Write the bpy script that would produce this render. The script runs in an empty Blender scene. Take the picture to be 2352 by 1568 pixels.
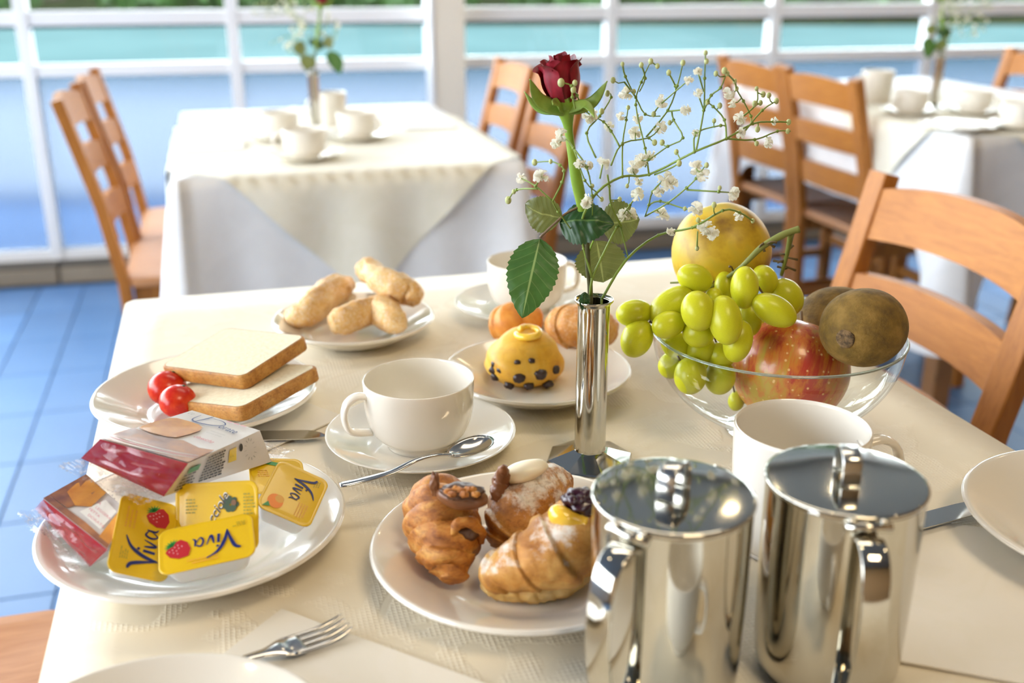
import bpy, bmesh, math, random
from math import sin, cos, pi, radians, sqrt, exp
from mathutils import Vector as V, Matrix, Euler, noise

random.seed(7)
S = bpy.context.scene
COL = S.collection

# ------------------------------------------------------------------ camera, world, exposure
CAM = V((0, 0, 1.115)); PITCH = radians(20); FPX = 2400.0
cd = bpy.data.cameras.new('camera'); cam = bpy.data.objects.new('camera', cd); COL.objects.link(cam)
cam.location = CAM; cam.rotation_euler = (radians(70), 0, 0)
cd.sensor_width = 36; cd.lens = FPX / 2352 * 36; cd.clip_start = .02; cd.clip_end = 200
cd.dof.use_dof = True; cd.dof.focus_distance = .75; cd.dof.aperture_fstop = 4.8
S.camera = cam
S.view_settings.view_transform = 'Standard'; S.view_settings.look = 'None'
S.view_settings.exposure = 0.0; S.view_settings.gamma = 1.0
S.view_settings.use_curve_mapping = False
S.cycles.max_bounces = 10; S.cycles.transparent_max_bounces = 24
S.cycles.caustics_refractive = False; S.cycles.caustics_reflective = False
S.cycles.sample_clamp_indirect = 6

W = bpy.data.worlds.new('world'); S.world = W; W.use_nodes = True
bg = W.node_tree.nodes['Background']
bg.inputs[0].default_value = (.86, .93, 1.0, 1); bg.inputs[1].default_value = 11.5

def area(name, loc, rot, sx, sy, power, color, portal=False):
    l = bpy.data.lights.new(name, 'AREA'); l.shape = 'RECTANGLE'; l.size = sx; l.size_y = sy
    l.energy = power; l.color = color
    if portal: l.cycles.is_portal = True
    o = bpy.data.objects.new(name, l); COL.objects.link(o); o.location = loc; o.rotation_euler = rot
    return o
WANG = radians(12.5)
WD = V((cos(WANG), sin(WANG), 0)); WN = V((sin(WANG), -cos(WANG), 0)); WP = V((-1.74, 3.77, 0))
pc = WP + WD * 1.7
area('window_portal', (pc.x - WN.x * -.12, pc.y - .14, 1.43), (radians(90), 0, WANG), 7.6, 2.75, 1, (1, 1, 1), True)
area('side_portal', (-3.14, 1.0, 1.5), (radians(90), 0, radians(90)), 6.0, 2.4, 1, (1, 1, 1), True)
# warm room lighting: ceiling fittings over the dining room
area('ceiling_light_near', (.7, -.5, 2.74), (0, 0, 0), .7, .7, 24, (1, .80, .52))
area('ceiling_light_mid', (.2, 1.9, 2.74), (0, 0, 0), 1.4, .5, 14, (1, .87, .68))

# ------------------------------------------------------------------ pixel -> point helpers
_fw = V((0, cos(PITCH), -sin(PITCH))); _up = V((0, sin(PITCH), cos(PITCH))); _rt = V((1, 0, 0))
def ray(px, py): return _fw + _rt * ((px - 1176) / FPX) - _up * ((py - 784) / FPX)
def unz(px, py, z):
    d = ray(px, py); return CAM + d * ((z - CAM.z) / d.z)
def und(px, py, D):
    d = ray(px, py); return CAM + d * (D / d.y)
def onwall(px, py, off=0):
    d = ray(px, py); P = WP + WN * off
    return CAM + d * ((P - CAM).dot(WN) / d.dot(WN))

# ------------------------------------------------------------------ materials
MATS = {}
def nm(name):
    m = bpy.data.materials.new(name); m.use_nodes = True; MATS[name] = m
    return m, m.node_tree, m.node_tree.nodes['Principled BSDF']
def setp(p, **k):
    for a, v in k.items():
        a = {'col': 'Base Color', 'rough': 'Roughness', 'metal': 'Metallic', 'trans': 'Transmission Weight', 'ior': 'IOR',
             'sss': 'Subsurface Weight', 'sssr': 'Subsurface Radius', 'ssss': 'Subsurface Scale', 'coat': 'Coat Weight', 'sheen': 'Sheen Weight', 'spec': 'Specular IOR Level', 'coatr': 'Coat Roughness'}[a]
        if a == 'Base Color' and len(v) == 3: v = (*v, 1)
        p.inputs[a].default_value = v
def mat(name, col, rough=.5, **k):
    m, t, p = nm(name); setp(p, col=col, rough=rough, **k); return m
def N(t, typ, **k):
    n = t.nodes.new(typ)
    for a, v in k.items():
        if a.startswith('i_'): n.inputs[a[2:].replace('_', ' ')].default_value = v
        else: setattr(n, a, v)
    return n
def coords(t, scale=(1, 1, 1), kind='Object', rot=(0, 0, 0)):
    tc = N(t, 'ShaderNodeTexCoord'); mp = N(t, 'ShaderNodeMapping')
    mp.inputs['Scale'].default_value = scale; mp.inputs['Rotation'].default_value = rot
    t.links.new(tc.outputs[kind], mp.inputs[0]); return mp.outputs[0]
def ramp(t, fac, stops):
    r = N(t, 'ShaderNodeValToRGB'); e = r.color_ramp.elements
    while len(e) < len(stops): e.new(.5)
    for i, (p, c) in enumerate(stops):
        e[i].position = p; e[i].color = (*c, 1) if len(c) == 3 else c
    t.links.new(fac, r.inputs[0]); return r.outputs[0]
def noisef(t, co, scale, detail=4, rough=.55, dist=0):
    n = N(t, 'ShaderNodeTexNoise'); n.inputs['Scale'].default_value = scale; n.inputs['Detail'].default_value = detail
    n.inputs['Roughness'].default_value = rough; n.inputs['Distortion'].default_value = dist
    t.links.new(co, n.inputs['Vector']); return n.outputs['Fac']
def bump(t, p, fac, strength=.3, dist=.001):
    b = N(t, 'ShaderNodeBump'); b.inputs['Strength'].default_value = strength; b.inputs['Distance'].default_value = dist
    t.links.new(fac, b.inputs['Height'])
    if p.inputs['Normal'].is_linked: t.links.new(p.inputs['Normal'].links[0].from_socket, b.inputs['Normal'])
    t.links.new(b.outputs[0], p.inputs['Normal'])
def mixc(t, fac, a, b, typ='MIX'):
    m = N(t, 'ShaderNodeMix', data_type='RGBA', blend_type=typ)
    for s, v in ((0, fac), (6, a), (7, b)):
        if hasattr(v, 'links'): t.links.new(v, m.inputs[s])
        else: m.inputs[s].default_value = v if s == 0 else (*v, 1)
    return m.outputs[2]
def tex(name, stops, scale, rough=.5, sc=(1, 1, 1), b=0, bs=None, detail=4, kind='Object', **k):
    m, t, p = nm(name); setp(p, rough=rough, **k)
    co = coords(t, sc, kind); f = noisef(t, co, scale, detail)
    t.links.new(ramp(t, f, stops), p.inputs['Base Color'])
    if b: bump(t, p, noisef(t, co, bs or scale * 3), b, .001)
    return m

mat('porcelain', (.83, .785, .695), .12, coat=.6, coatr=.05)
mat('porcelain_mug', (.80, .75, .66), .18, coat=.5)
mat('steel', (.60, .575, .51), .07, metal=1)
mat('steel_soft', (.62, .61, .58), .18, metal=1)
mat('steel_cutlery', (.60, .58, .55), .14, metal=1)
mat('dark_inside', (.02, .02, .02), .4)
mat('white_frame', (.90, .89, .87), .4)
mat('cream_paint', (.88, .80, .66), .5)
mat('white_paint', (.80, .80, .80), .5)
mat('ceiling_paint', (.30, .30, .29), .8)
mat('wall_paint', (.34, .20, .09), .8)
mat('plastic_white', (.84, .85, .87), .28, sss=.1)
mat('foil_yellow', (.82, .53, .004), .32, coat=.25, coatr=.06)
mat('foil_yellow_pale', (.82, .60, .10), .25, coat=.8)
mat('ink_blue', (.006, .018, .16), .4)
mat('ink_red', (.52, .02, .03), .35)
mat('ink_pink', (.78, .38, .42), .35)
mat('ink_green', (.03, .28, .06), .35)
mat('ink_dkgreen', (.03, .07, .02), .4)
mat('ink_orange', (.90, .26, .01), .35)
mat('ink_brown', (.20, .09, .03), .4)
mat('ink_black', (.03, .03, .035), .4)
mat('ink_grey', (.40, .38, .36), .4)
mat('ink_cream', (.88, .86, .80), .35)
mat('ink_olive', (.42, .34, .03), .35)
mat('ink_lightorange', (.80, .42, .05), .35)
mat('pack_red', (.32, .008, .016), .25, coat=.5, coatr=.08)
mat('pack_white', (.70, .66, .64), .4, coat=.25)
mat('custard', (.92, .58, .05), .25, coat=.5, sss=.15, ssss=.003)
mat('chocolate', (.075, .028, .012), .35)
mat('milk_chocolate', (.20, .075, .028), .4)
mat('white_cream', (.90, .82, .62), .35, sss=.1, ssss=.003)
mat('jam_dark', (.03, .003, .012), .3, coat=.3)
mat('raisin', (.035, .015, .012), .4)
mat('leaf_edge', (.35, .5, .1), .5)
mat('gyp_petal', (.88, .86, .76), .7, sss=.1, ssss=.001)
mat('gyp_green', (.20, .29, .045), .5)
mat('gyp_bud', (.48, .52, .22), .5)
mat('stem_brown', (.16, .10, .05), .5)
mat('grape_stem', (.20, .22, .05), .55)
mat('twig', (.12, .08, .03), .7)
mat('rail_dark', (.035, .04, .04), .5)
mat('trunk', (.10, .08, .06), .8)

def thin_glass(name, tint, gl=1.0, rough=.0, ior=1.45, cloud=0):
    m, t, p = nm(name); t.nodes.remove(p); out = t.nodes['Material Output']
    tr = N(t, 'ShaderNodeBsdfTransparent'); tr.inputs[0].default_value = (*tint, 1)
    g = N(t, 'ShaderNodeBsdfGlossy'); g.inputs['Roughness'].default_value = rough
    fr = N(t, 'ShaderNodeLayerWeight'); fr.inputs[0].default_value = .5
    pw = N(t, 'ShaderNodeMath', operation='POWER'); pw.inputs[1].default_value = 4.2
    mu = N(t, 'ShaderNodeMath', operation='MULTIPLY_ADD', use_clamp=True); mu.inputs[1].default_value = .85 * gl; mu.inputs[2].default_value = .045 * gl
    t.links.new(fr.outputs['Facing'], pw.inputs[0])
    mx = N(t, 'ShaderNodeMixShader'); cloud_ = cloud
    t.links.new(pw.outputs[0], mu.inputs[0]); t.links.new(mu.outputs[0], mx.inputs[0])
    t.links.new(tr.outputs[0], mx.inputs[1]); t.links.new(g.outputs[0], mx.inputs[2])
    if cloud:
        df = N(t, 'ShaderNodeBsdfDiffuse'); df.inputs[0].default_value = (.85, .83, .82, 1); m2 = N(t, 'ShaderNodeMixShader')
        cf = ramp(t, noisef(t, coords(t), 260, 4, .6), [(.45, (0, 0, 0)), (.75, (cloud,) * 3)]); t.links.new(cf, m2.inputs[0]); t.links.new(mx.outputs[0], m2.inputs[1]); t.links.new(df.outputs[0], m2.inputs[2]); mx = m2
    t.links.new(mx.outputs[0], out.inputs[0])
    return m
thin_glass('window_glass', (.96, .99, .98))
thin_glass('bowl_glass', (.95, .965, .955), 1.2, .01)
thin_glass('film_clear', (.97, .96, .965), .5, .07, cloud=.06)
thin_glass('film_thin', (.985, .98, .985), .22, .16)
m = thin_glass('film', (.95, .94, .95), .9, .12, cloud=.75)
mat('rim_glass', (.62, .74, .70), .03, trans=.75, ior=1.45)

def frosted():
    m, t, p = nm('frosted_glass'); t.nodes.remove(p); out = t.nodes['Material Output']
    r = N(t, 'ShaderNodeBsdfRefraction'); r.inputs[0].default_value = (.86, .93, 1, 1); r.inputs['Roughness'].default_value = .22; r.inputs['IOR'].default_value = 1.45
    tl = N(t, 'ShaderNodeBsdfTranslucent'); tl.inputs[0].default_value = (.13, .18, .27, 1)
    d = N(t, 'ShaderNodeBsdfDiffuse'); d.inputs[0].default_value = (.42, .50, .62, 1)
    a = N(t, 'ShaderNodeMixShader'); a.inputs[0].default_value = .35
    b = N(t, 'ShaderNodeMixShader'); b.inputs[0].default_value = .18
    t.links.new(r.outputs[0], a.inputs[1]); t.links.new(tl.outputs[0], a.inputs[2])
    t.links.new(a.outputs[0], b.inputs[1]); t.links.new(d.outputs[0], b.inputs[2]); t.links.new(b.outputs[0], out.inputs[0])
frosted()

def wood(name, c1, c2, sc=(1, 1, 14), axis_scale=9):
    m, t, p = nm(name); setp(p, rough=.5, spec=.3, coat=.05, coatr=.3)
    co = coords(t, sc); f = noisef(t, co, axis_scale, 6, .6, .6)
    t.links.new(ramp(t, f, [(.3, c1), (.7, c2)]), p.inputs['Base Color'])
    bump(t, p, f, .08, .001)
wood('wood_post', (.32, .11, .016), (.46, .175, .03), (14, 14, 1.2))
wood('wood_rail', (.37, .13, .02), (.52, .205, .036), (12, 1.2, 12))
wood('wood_seat', (.44, .19, .075), (.56, .27, .12), (1.5, 12, 12))
wood('wood_table', (.28, .12, .04), (.36, .17, .06), (1.5, 12, 12))

def cloth(name, col, col2, bumpy=.25, jac=True):
    m, t, p = nm(name); setp(p, rough=.85, sheen=.2)
    co = coords(t)
    # fine square waffle weave with damask blotches
    ck = N(t, 'ShaderNodeTexVoronoi', feature='F1', distance='CHEBYCHEV'); ck.inputs['Scale'].default_value = 330; ck.inputs['Randomness'].default_value = 0
    t.links.new(co, ck.inputs['Vector'])
    big = noisef(t, co, 16, 3, .5, 1.2)
    msk = ramp(t, big, [(.47, (0, 0, 0)), (.53, (1, 1, 1))])
    c = mixc(t, msk, col, col2); t.links.new(c, p.inputs['Base Color'])
    mm = N(t, 'ShaderNodeMath', operation='MULTIPLY'); t.links.new(ck.outputs['Distance'], mm.inputs[0]); t.links.new(msk, mm.inputs[1])
    if jac: bump(t, p, mm.outputs[0], .7, .0012)
    bump(t, p, noisef(t, co, 9, 3), .35, .006)
cloth('cloth_cream', (.80, .715, .55), (.84, .76, .60))
cloth('cloth_white', (.83, .83, .83), (.85, .85, .85), .1, False)
cloth('cloth_overlay', (.84, .79, .64), (.86, .81, .67), .1, False)
cloth('napkin', (.83, .78, .67), (.84, .79, .69), .1, False)

def tilemat(name, c1, c2, rough):
    m, t, p = nm(name); setp(p, rough=rough)
    oi = N(t, 'ShaderNodeObjectInfo'); co = coords(t, kind='Generated')
    f = noisef(t, coords(t), 5, 5)
    a = mixc(t, f, c1, c2); h = N(t, 'ShaderNodeHueSaturation'); t.links.new(a, h.inputs['Color'])
    mr = N(t, 'ShaderNodeMapRange'); mr.inputs[3].default_value = .85; mr.inputs[4].default_value = 1.15
    t.links.new(oi.outputs['Random'], mr.inputs[0]); t.links.new(mr.outputs[0], h.inputs['Value'])
    t.links.new(h.outputs[0], p.inputs['Base Color'])
tilemat('floor_tile', (.075, .185, .40), (.11, .24, .47), .38)
mat('grout', (.07, .15, .30), .8)
tilemat('kerb_stone', (.20, .16, .11), (.34, .27, .19), .8)
tilemat('kerb_dark', (.08, .07, .055), (.13, .11, .09), .8)
tex('terrace', [(.3, (.014, .045, .11)), (.7, (.02, .06, .14))], 3, .5, ior=1.0)
tex('pale_paving', [(.3, (.24, .25, .26)), (.7, (.28, .29, .30))], 2, .6, ior=1.0)
tex('water', [(.35, (.040, .072, .074)), (.65, (.052, .090, .092))], .35, .6, b=.1, bs=4, ior=1.0)
tex('hedge_leaf', [(.3, (.02, .07, .012)), (.7, (.06, .14, .03))], 9, .5)
tex('tree_leaf', [(.3, (.015, .05, .01)), (.7, (.05, .12, .02))], 5, .5)
tex('bank_soil', [(.3, (.008, .012, .006)), (.7, (.02, .025, .012))], 3, .9, ior=1.0)

def pastry(name, dark, mid, light, powder=0, sugar=0, scale=60, b=.5, stretch=(1, 1, 1)):
    m, t, p = nm(name); setp(p, rough=.5, sss=.06, ssss=.004)
    co = coords(t, stretch); f = noisef(t, co, scale, 6, .6, .4)
    c = ramp(t, f, [(.28, dark), (.47, mid), (.68, light)])
    if powder:
        g = N(t, 'ShaderNodeNewGeometry'); sx = N(t, 'ShaderNodeSeparateXYZ'); t.links.new(g.outputs['Normal'], sx.inputs[0])
        pn = noisef(t, coords(t), 110, 8, .75)
        pb = noisef(t, coords(t), 28, 3)
        ad = N(t, 'ShaderNodeMath', operation='ADD'); t.links.new(pn, ad.inputs[0]); t.links.new(pb, ad.inputs[1])
        mu = N(t, 'ShaderNodeMath', operation='MULTIPLY_ADD'); mu.inputs[1].default_value = .18; t.links.new(sx.outputs['Z'], mu.inputs[0]); hf = N(t, 'ShaderNodeMath', operation='MULTIPLY'); hf.inputs[1].default_value = .5; t.links.new(ad.outputs[0], hf.inputs[0]); t.links.new(hf.outputs[0], mu.inputs[2])
        k = ramp(t, mu.outputs[0], [(.86 - powder * .44, (0, 0, 0)), (.97 - powder * .44, (1, 1, 1))])
        c = mixc(t, k, c, (.86, .80, .72))
    if sugar:
        pn = noisef(t, coords(t), 420, 4, .8); k = ramp(t, pn, [(.5, (0, 0, 0)), (.62, (sugar,) * 3)])
        c = mixc(t, k, c, (.93, .86, .72)); bump(t, p, pn, .5, .0008)
    fl_ = noisef(t, coords(t, (1, 1, 1.6)), scale * 4.2, 8, .72, .6); kf = ramp(t, fl_, [(.36, (.52, .42, .34)), (.52, (1, 1, 1))])
    c = mixc(t, .75 if scale > 50 else .25, c, kf, 'MULTIPLY')
    t.links.new(c, p.inputs['Base Color'])
    bump(t, p, f, b, .0015)
    if scale > 35: bump(t, p, fl_, .5, .001)
pastry('croissant_crust', (.20, .055, .006), (.48, .17, .02), (.70, .36, .08), 0, 0, 60, .8, (1, 1, 2.2))
pastry('croissant_powder', (.24, .08, .01), (.50, .20, .03), (.68, .36, .09), .62, 0, 60, .8)
pastry('croissant_powder_lite', (.30, .10, .012), (.56, .25, .045), (.74, .43, .12), .54, 0, 50, .8)
pastry('croissant_base', (.58, .30, .06), (.72, .46, .14), (.80, .58, .25), 0, 0, 40)
pastry('biscuit_sugar', (.54, .25, .05), (.74, .42, .12), (.84, .58, .25), 0, .7, 45)
pastry('bun_yellow', (.56, .23, .015), (.74, .40, .035), (.84, .56, .12), 0, 0, 22, .25)
pastry('bun_orange', (.52, .15, .015), (.72, .28, .035), (.80, .42, .12), 0, 0, 26, .25)
pastry('bun_brown', (.40, .13, .015), (.62, .27, .04), (.76, .46, .14), 0, .3, 26, .3)
pastry('bread_crust', (.34, .13, .015), (.50, .22, .035), (.60, .31, .07), 0, 0, 90, .3)
tex('bread_crumb', [(.35, (.74, .64, .43)), (.65, (.82, .74, .54))], 260, .8, b=.35, bs=500)

def fruit_apple():
    m, t, p = nm('apple_skin'); setp(p, rough=.3, coat=.3, sss=.05, ssss=.005)
    co = coords(t, (22, 22, 2.4)); st = noisef(t, co, 7, 6, .65, .3)
    side = noisef(t, coords(t, (1, 1, .4)), 16, 2)
    ad = N(t, 'ShaderNodeMath', operation='ADD'); t.links.new(st, ad.inputs[0]); t.links.new(side, ad.inputs[1])
    c = ramp(t, ad.outputs[0], [(.76, (.50, .34, .04)), (.92, (.60, .20, .035)), (1.0, (.46, .05, .03))])
    # ramp input is beyond 1, rescale
    r = t.nodes['Color Ramp'] if 'Color Ramp' in t.nodes else [n for n in t.nodes if n.type == 'VALTORGB'][0]
    hf = N(t, 'ShaderNodeMath', operation='MULTIPLY'); hf.inputs[1].default_value = .5
    t.links.new(ad.outputs[0], hf.inputs[0]); t.links.new(hf.outputs[0], r.inputs[0])
    for e, q in zip(r.color_ramp.elements, (.40, .49, .57)): e.position = q
    dots = N(t, 'ShaderNodeTexVoronoi'); dots.inputs['Scale'].default_value = 160; t.links.new(coords(t), dots.inputs['Vector'])
    k = ramp(t, dots.outputs['Distance'], [(.10, (1, 1, 1)), (.20, (0, 0, 0))])
    t.links.new(mixc(t, k, c, (.80, .55, .25)), p.inputs['Base Color'])
fruit_apple()
tex('pear_skin', [(.30, (.22, .11, .006)), (.43, (.44, .27, .008)), (.55, (.58, .38, .018)), (.70, (.50, .38, .03))], 34, .45, b=.1, bs=120, sss=.05, ssss=.005)
tex('kiwi_skin', [(.3, (.09, .052, .010)), (.5, (.19, .112, .016)), (.72, (.30, .18, .04))], 70, .8, b=.9, bs=420, detail=8)
tex('kiwi_end', [(.35, (.05, .03, .012)), (.65, (.26, .16, .07))], 260, .85, b=.6)
m, t, p = nm('grape_skin'); setp(p, rough=.3, spec=.35, sss=.55, ssss=.012, sssr=(1, 1, .25))
f = noisef(t, coords(t), 60, 4); t.links.new(ramp(t, f, [(.3, (.46, .49, .01)), (.7, (.64, .62, .03))]), p.inputs['Base Color'])
m, t, p = nm('tomato_skin'); setp(p, rough=.25, spec=.4, sss=.1, ssss=.003)
f = noisef(t, coords(t), 120, 3); t.links.new(ramp(t, f, [(.4, (.58, .018, .008)), (.68, (.74, .07, .02))]), p.inputs['Base Color'])
m, t, p = nm('rose_petal'); setp(p, rough=.55)
f = noisef(t, coords(t, (1, 1, .25)), 170, 5); t.links.new(ramp(t, f, [(.3, (.11, .0, .004)), (.7, (.34, .002, .018))]), p.inputs['Base Color'])
bump(t, p, f, .3, .001)
def leafmat(name, dark, light, vein):
    m, t, p = nm(name); setp(p, rough=.42, sss=.05, ssss=.002)
    uv = N(t, 'ShaderNodeUVMap'); sp = N(t, 'ShaderNodeSeparateXYZ'); t.links.new(uv.outputs[0], sp.inputs[0])
    ab = N(t, 'ShaderNodeMath', operation='ABSOLUTE'); t.links.new(sp.outputs['Y'], ab.inputs[0])
    ma = N(t, 'ShaderNodeMath', operation='MULTIPLY_ADD'); ma.inputs[1].default_value = -.20
    t.links.new(ab.outputs[0], ma.inputs[0]); t.links.new(sp.outputs['X'], ma.inputs[2])
    sn = N(t, 'ShaderNodeMath', operation='MULTIPLY'); sn.inputs[1].default_value = 50; t.links.new(ma.outputs[0], sn.inputs[0])
    s2 = N(t, 'ShaderNodeMath', operation='SINE'); t.links.new(sn.outputs[0], s2.inputs[0])
    f = noisef(t, coords(t), 90, 4)
    base = mixc(t, f, dark, light)
    k = ramp(t, s2.outputs[0], [(.93, (0, 0, 0)), (1, (.25, .25, .25))])
    mid = ramp(t, ab.outputs[0], [(.03, (1, 1, 1)), (.06, (0, 0, 0))])
    c = mixc(t, k, base, vein); c = mixc(t, mid, c, vein); t.links.new(c, p.inputs['Base Color'])
    bump(t, p, s2.outputs[0], .12, .0008)
leafmat('rose_leaf', (.035, .10, .018), (.075, .18, .035), (.26, .36, .12))
leafmat('rose_leaf_dark', (.012, .05, .012), (.025, .085, .018), (.09, .17, .04))
leafmat('rose_leaf_under', (.11, .13, .03), (.18, .19, .055), (.30, .32, .10))
def translucent(name, amt, tint=1.2):
    m = MATS[name]; t = m.node_tree; p = t.nodes['Principled BSDF']; out = t.nodes['Material Output']
    tl = N(t, 'ShaderNodeBsdfTranslucent'); mx = N(t, 'ShaderNodeMixShader'); mx.inputs[0].default_value = amt
    if p.inputs['Base Color'].is_linked: t.links.new(p.inputs['Base Color'].links[0].from_socket, tl.inputs[0])
    else: tl.inputs[0].default_value = p.inputs['Base Color'].default_value
    t.links.new(p.outputs[0], mx.inputs[1]); t.links.new(tl.outputs[0], mx.inputs[2]); t.links.new(mx.outputs[0], out.inputs[0])
for a_, b_ in (('gyp_petal', .5), ('rose_leaf', .25), ('rose_leaf_under', .4), ('rose_leaf_dark', .2), ('tree_leaf', .3), ('hedge_leaf', .2)): translucent(a_, b_)
tex('rose_stem', [(.3, (.16, .30, .02)), (.7, (.28, .42, .05))], 40, .4)
tex('rose_stem_dark', [(.3, (.05, .06, .02)), (.7, (.14, .13, .05))], 60, .5)
tex('sepal', [(.3, (.16, .28, .03)), (.7, (.30, .42, .08))], 60, .5)
def emis(name, col, st):
    m, t, p = nm(name); setp(p, col=col); p.inputs['Emission Color'].default_value = (*col, 1); p.inputs['Emission Strength'].default_value = st
emis('lamp_glow', (1, .80, .50), 55)
tex('toast_photo', [(.3, (.50, .17, .015)), (.7, (.74, .33, .04))], 60, .3, coat=.5)
tex('toast_dark', [(.35, (.16, .05, .03)), (.65, (.50, .20, .06))], 45, .3, coat=.5)

# ------------------------------------------------------------------ object helpers
def addmesh(name, vs, fs, mats, parent=None, smooth=True, loc=None, mi=None, uv=None):
    me = bpy.data.meshes.new(name); me.from_pydata([tuple(v) for v in vs], [], fs)
    for m_ in (mats if isinstance(mats, (list, tuple)) else [mats]): me.materials.append(MATS[m_])
    if mi: me.polygons.foreach_set('material_index', mi)
    if smooth: me.polygons.foreach_set('use_smooth', [True] * len(me.polygons))
    if uv:
        l = me.uv_layers.new()
        for lp in me.loops: l.data[lp.index].uv = uv[lp.vertex_index]
    me.validate(); me.update()
    o = bpy.data.objects.new(name, me); COL.objects.link(o)
    if parent: o.parent = parent
    if loc: o.location = loc
    return o
def tag(o, label=None, cat=None, group=None, kind=None):
    if label: o['label'] = label
    if cat: o['category'] = cat
    if group: o['group'] = group
    if kind: o['kind'] = kind
    return o
def thing(name, label, cat, loc=(0, 0, 0), rz=0, group=None, rot=None):
    o = bpy.data.objects.new(name, None); COL.objects.link(o); o.location = loc
    o.rotation_euler = rot or (0, 0, rz); o.empty_display_size = .05
    return tag(o, label, cat, group)
def copytree(o, parent=None):
    c = o.copy(); COL.objects.link(c); c.parent = parent
    for ch in [x for x in KIDS.get(o.name, []) or o.children]: copytree(ch, c)
    return c
KIDS = {}
def dup(o, loc, rz=None, label=None, group=None):
    c = copytree(o); c.location = loc
    if rz is not None: c.rotation_euler = (0, 0, rz)
    if label: c['label'] = label
    if group: c['group'] = group
    return c
class M:
    def __init__(s): s.v = []; s.f = []; s.mi = []
    def add(s, vs, fs, mi=0, T=None):
        b = len(s.v); s.v += [(T @ V(v)) if T else V(v) for v in vs]; s.f += [tuple(i + b for i in f) for f in fs]; s.mi += [mi] * len(fs); return s
    def build(s, name, mats, parent=None, smooth=True, loc=None): return addmesh(name, s.v, s.f, mats, parent, smooth, loc, s.mi if max(s.mi or [0]) else None)
def lathe(prof, seg=64, start=0, sweep=2 * pi):
    full = abs(sweep - 2 * pi) < 1e-6; vs = []; fs = []; n = len(prof); cols = seg if full else seg + 1
    for j in range(cols):
        a = start + sweep * j / seg
        for r, z in prof: vs.append((r * cos(a), r * sin(a), z))
    for j in range(seg):
        k = (j + 1) % cols
        for i in range(n - 1): fs.append((j * n + i, k * n + i, k * n + i + 1, j * n + i + 1))
    return vs, fs
def smoothprof(pts, n=5):
    """Catmull-Rom through the points"""
    P = [V(p) for p in pts]; out = []
    for i in range(len(P) - 1):
        a = P[max(i - 1, 0)]; b = P[i]; c = P[i + 1]; d = P[min(i + 2, len(P) - 1)]
        for k in range(n):
            t = k / n
            out.append(.5 * ((2 * b) + (c - a) * t + (2 * a - 5 * b + 4 * c - d) * t * t + (3 * b - a - 3 * c + d) * t ** 3))
    out.append(P[-1]); return out
def sweep(pts, prof, scales=None, up=None, caps=True):
    """sweep a 2D closed profile along pts"""
    vs = []; fs = []; n = len(prof); P = [V(p) for p in pts]; prev = None
    for i, p in enumerate(P):
        tg = (P[min(i + 1, len(P) - 1)] - P[max(i - 1, 0)]).normalized()
        if up is not None: side = tg.cross(V(up))
        elif prev is None:
            side = tg.cross(V((0, 0, 1)));
            if side.length < .1: side = tg.cross(V((1, 0, 0)))
        else: side = prev - tg * prev.dot(tg)
        side.normalize(); nn = side.cross(tg).normalized(); prev = side
        s = scales[i] if scales else 1
        sx, sy = s if isinstance(s, tuple) else (s, s)
        for a, b in prof: vs.append(p + side * a * sx + nn * b * sy)
    for i in range(len(P) - 1):
        for k in range(n):
            l = (k + 1) % n; fs.append((i * n + k, i * n + l, (i + 1) * n + l, (i + 1) * n + k))
    if caps: fs.append(tuple(range(n))[::-1]); fs.append(tuple((len(P) - 1) * n + k for k in range(n)))
    return vs, fs
def circ(n=8, r=1): return [(r * cos(2 * pi * k / n), r * sin(2 * pi * k / n)) for k in range(n)]
def tube(pts, rad, n=8):
    r = rad if isinstance(rad, (list, tuple)) else [rad] * len(pts)
    return sweep(pts, circ(n), r)
def rrect(w, h, r, k=3):
    out = []
    for cx, cy, a0 in ((w - r, h - r, 0), (-w + r, h - r, 90), (-w + r, -h + r, 180), (w - r, -h + r, 270)):
        for i in range(k + 1):
            a = radians(a0 + 90 * i / k); out.append((cx + r * cos(a), cy + r * sin(a)))
    return out
def ell(rx, ry, rz, ns=24, nr=14, fn=None):
    vs = [(0, 0, -rz)]; fs = []
    for i in range(1, nr):
        ph = -pi / 2 + pi * i / nr
        for j in range(ns):
            th = 2 * pi * j / ns; vs.append((rx * cos(ph) * cos(th), ry * cos(ph) * sin(th), rz * sin(ph)))
    vs.append((0, 0, rz))
    for j in range(ns):
        k = (j + 1) % ns; fs.append((0, 1 + k, 1 + j))
        for i in range(nr - 2):
            a = 1 + i * ns; fs.append((a + j, a + k, a + ns + k, a + ns + j))
        a = 1 + (nr - 2) * ns; fs.append((a + j, a + k, len(vs) - 1))
    if fn: vs = [fn(V(v)) for v in vs]
    return vs, fs
def box(cx, cy, cz, sx, sy, sz):
    vs = [(cx + a * sx / 2, cy + b * sy / 2, cz + c * sz / 2) for a in (-1, 1) for b in (-1, 1) for c in (-1, 1)]
    return vs, [(0, 1, 3, 2), (4, 6, 7, 5), (0, 4, 5, 1), (2, 3, 7, 6), (0, 2, 6, 4), (1, 5, 7, 3)]
def bbox(cx, cy, cz, sx, sy, sz, r=.003, seg=2):
    bm = bmesh.new(); vs, fs = box(cx, cy, cz, sx, sy, sz); vv = [bm.verts.new(v) for v in vs]
    for f in fs: bm.faces.new([vv[i] for i in f])
    bmesh.ops.bevel(bm, geom=bm.edges[:], offset=r, segments=seg, affect='EDGES', profile=.5)
    bm.verts.index_update(); out = [v.co.copy() for v in bm.verts], [tuple(v.index for v in f.verts) for f in bm.faces]; bm.free(); return out
def nz(p, s, amp, off=0): return noise.noise(V(p) * s + V((off, off * 1.7, 0))) * amp

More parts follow.
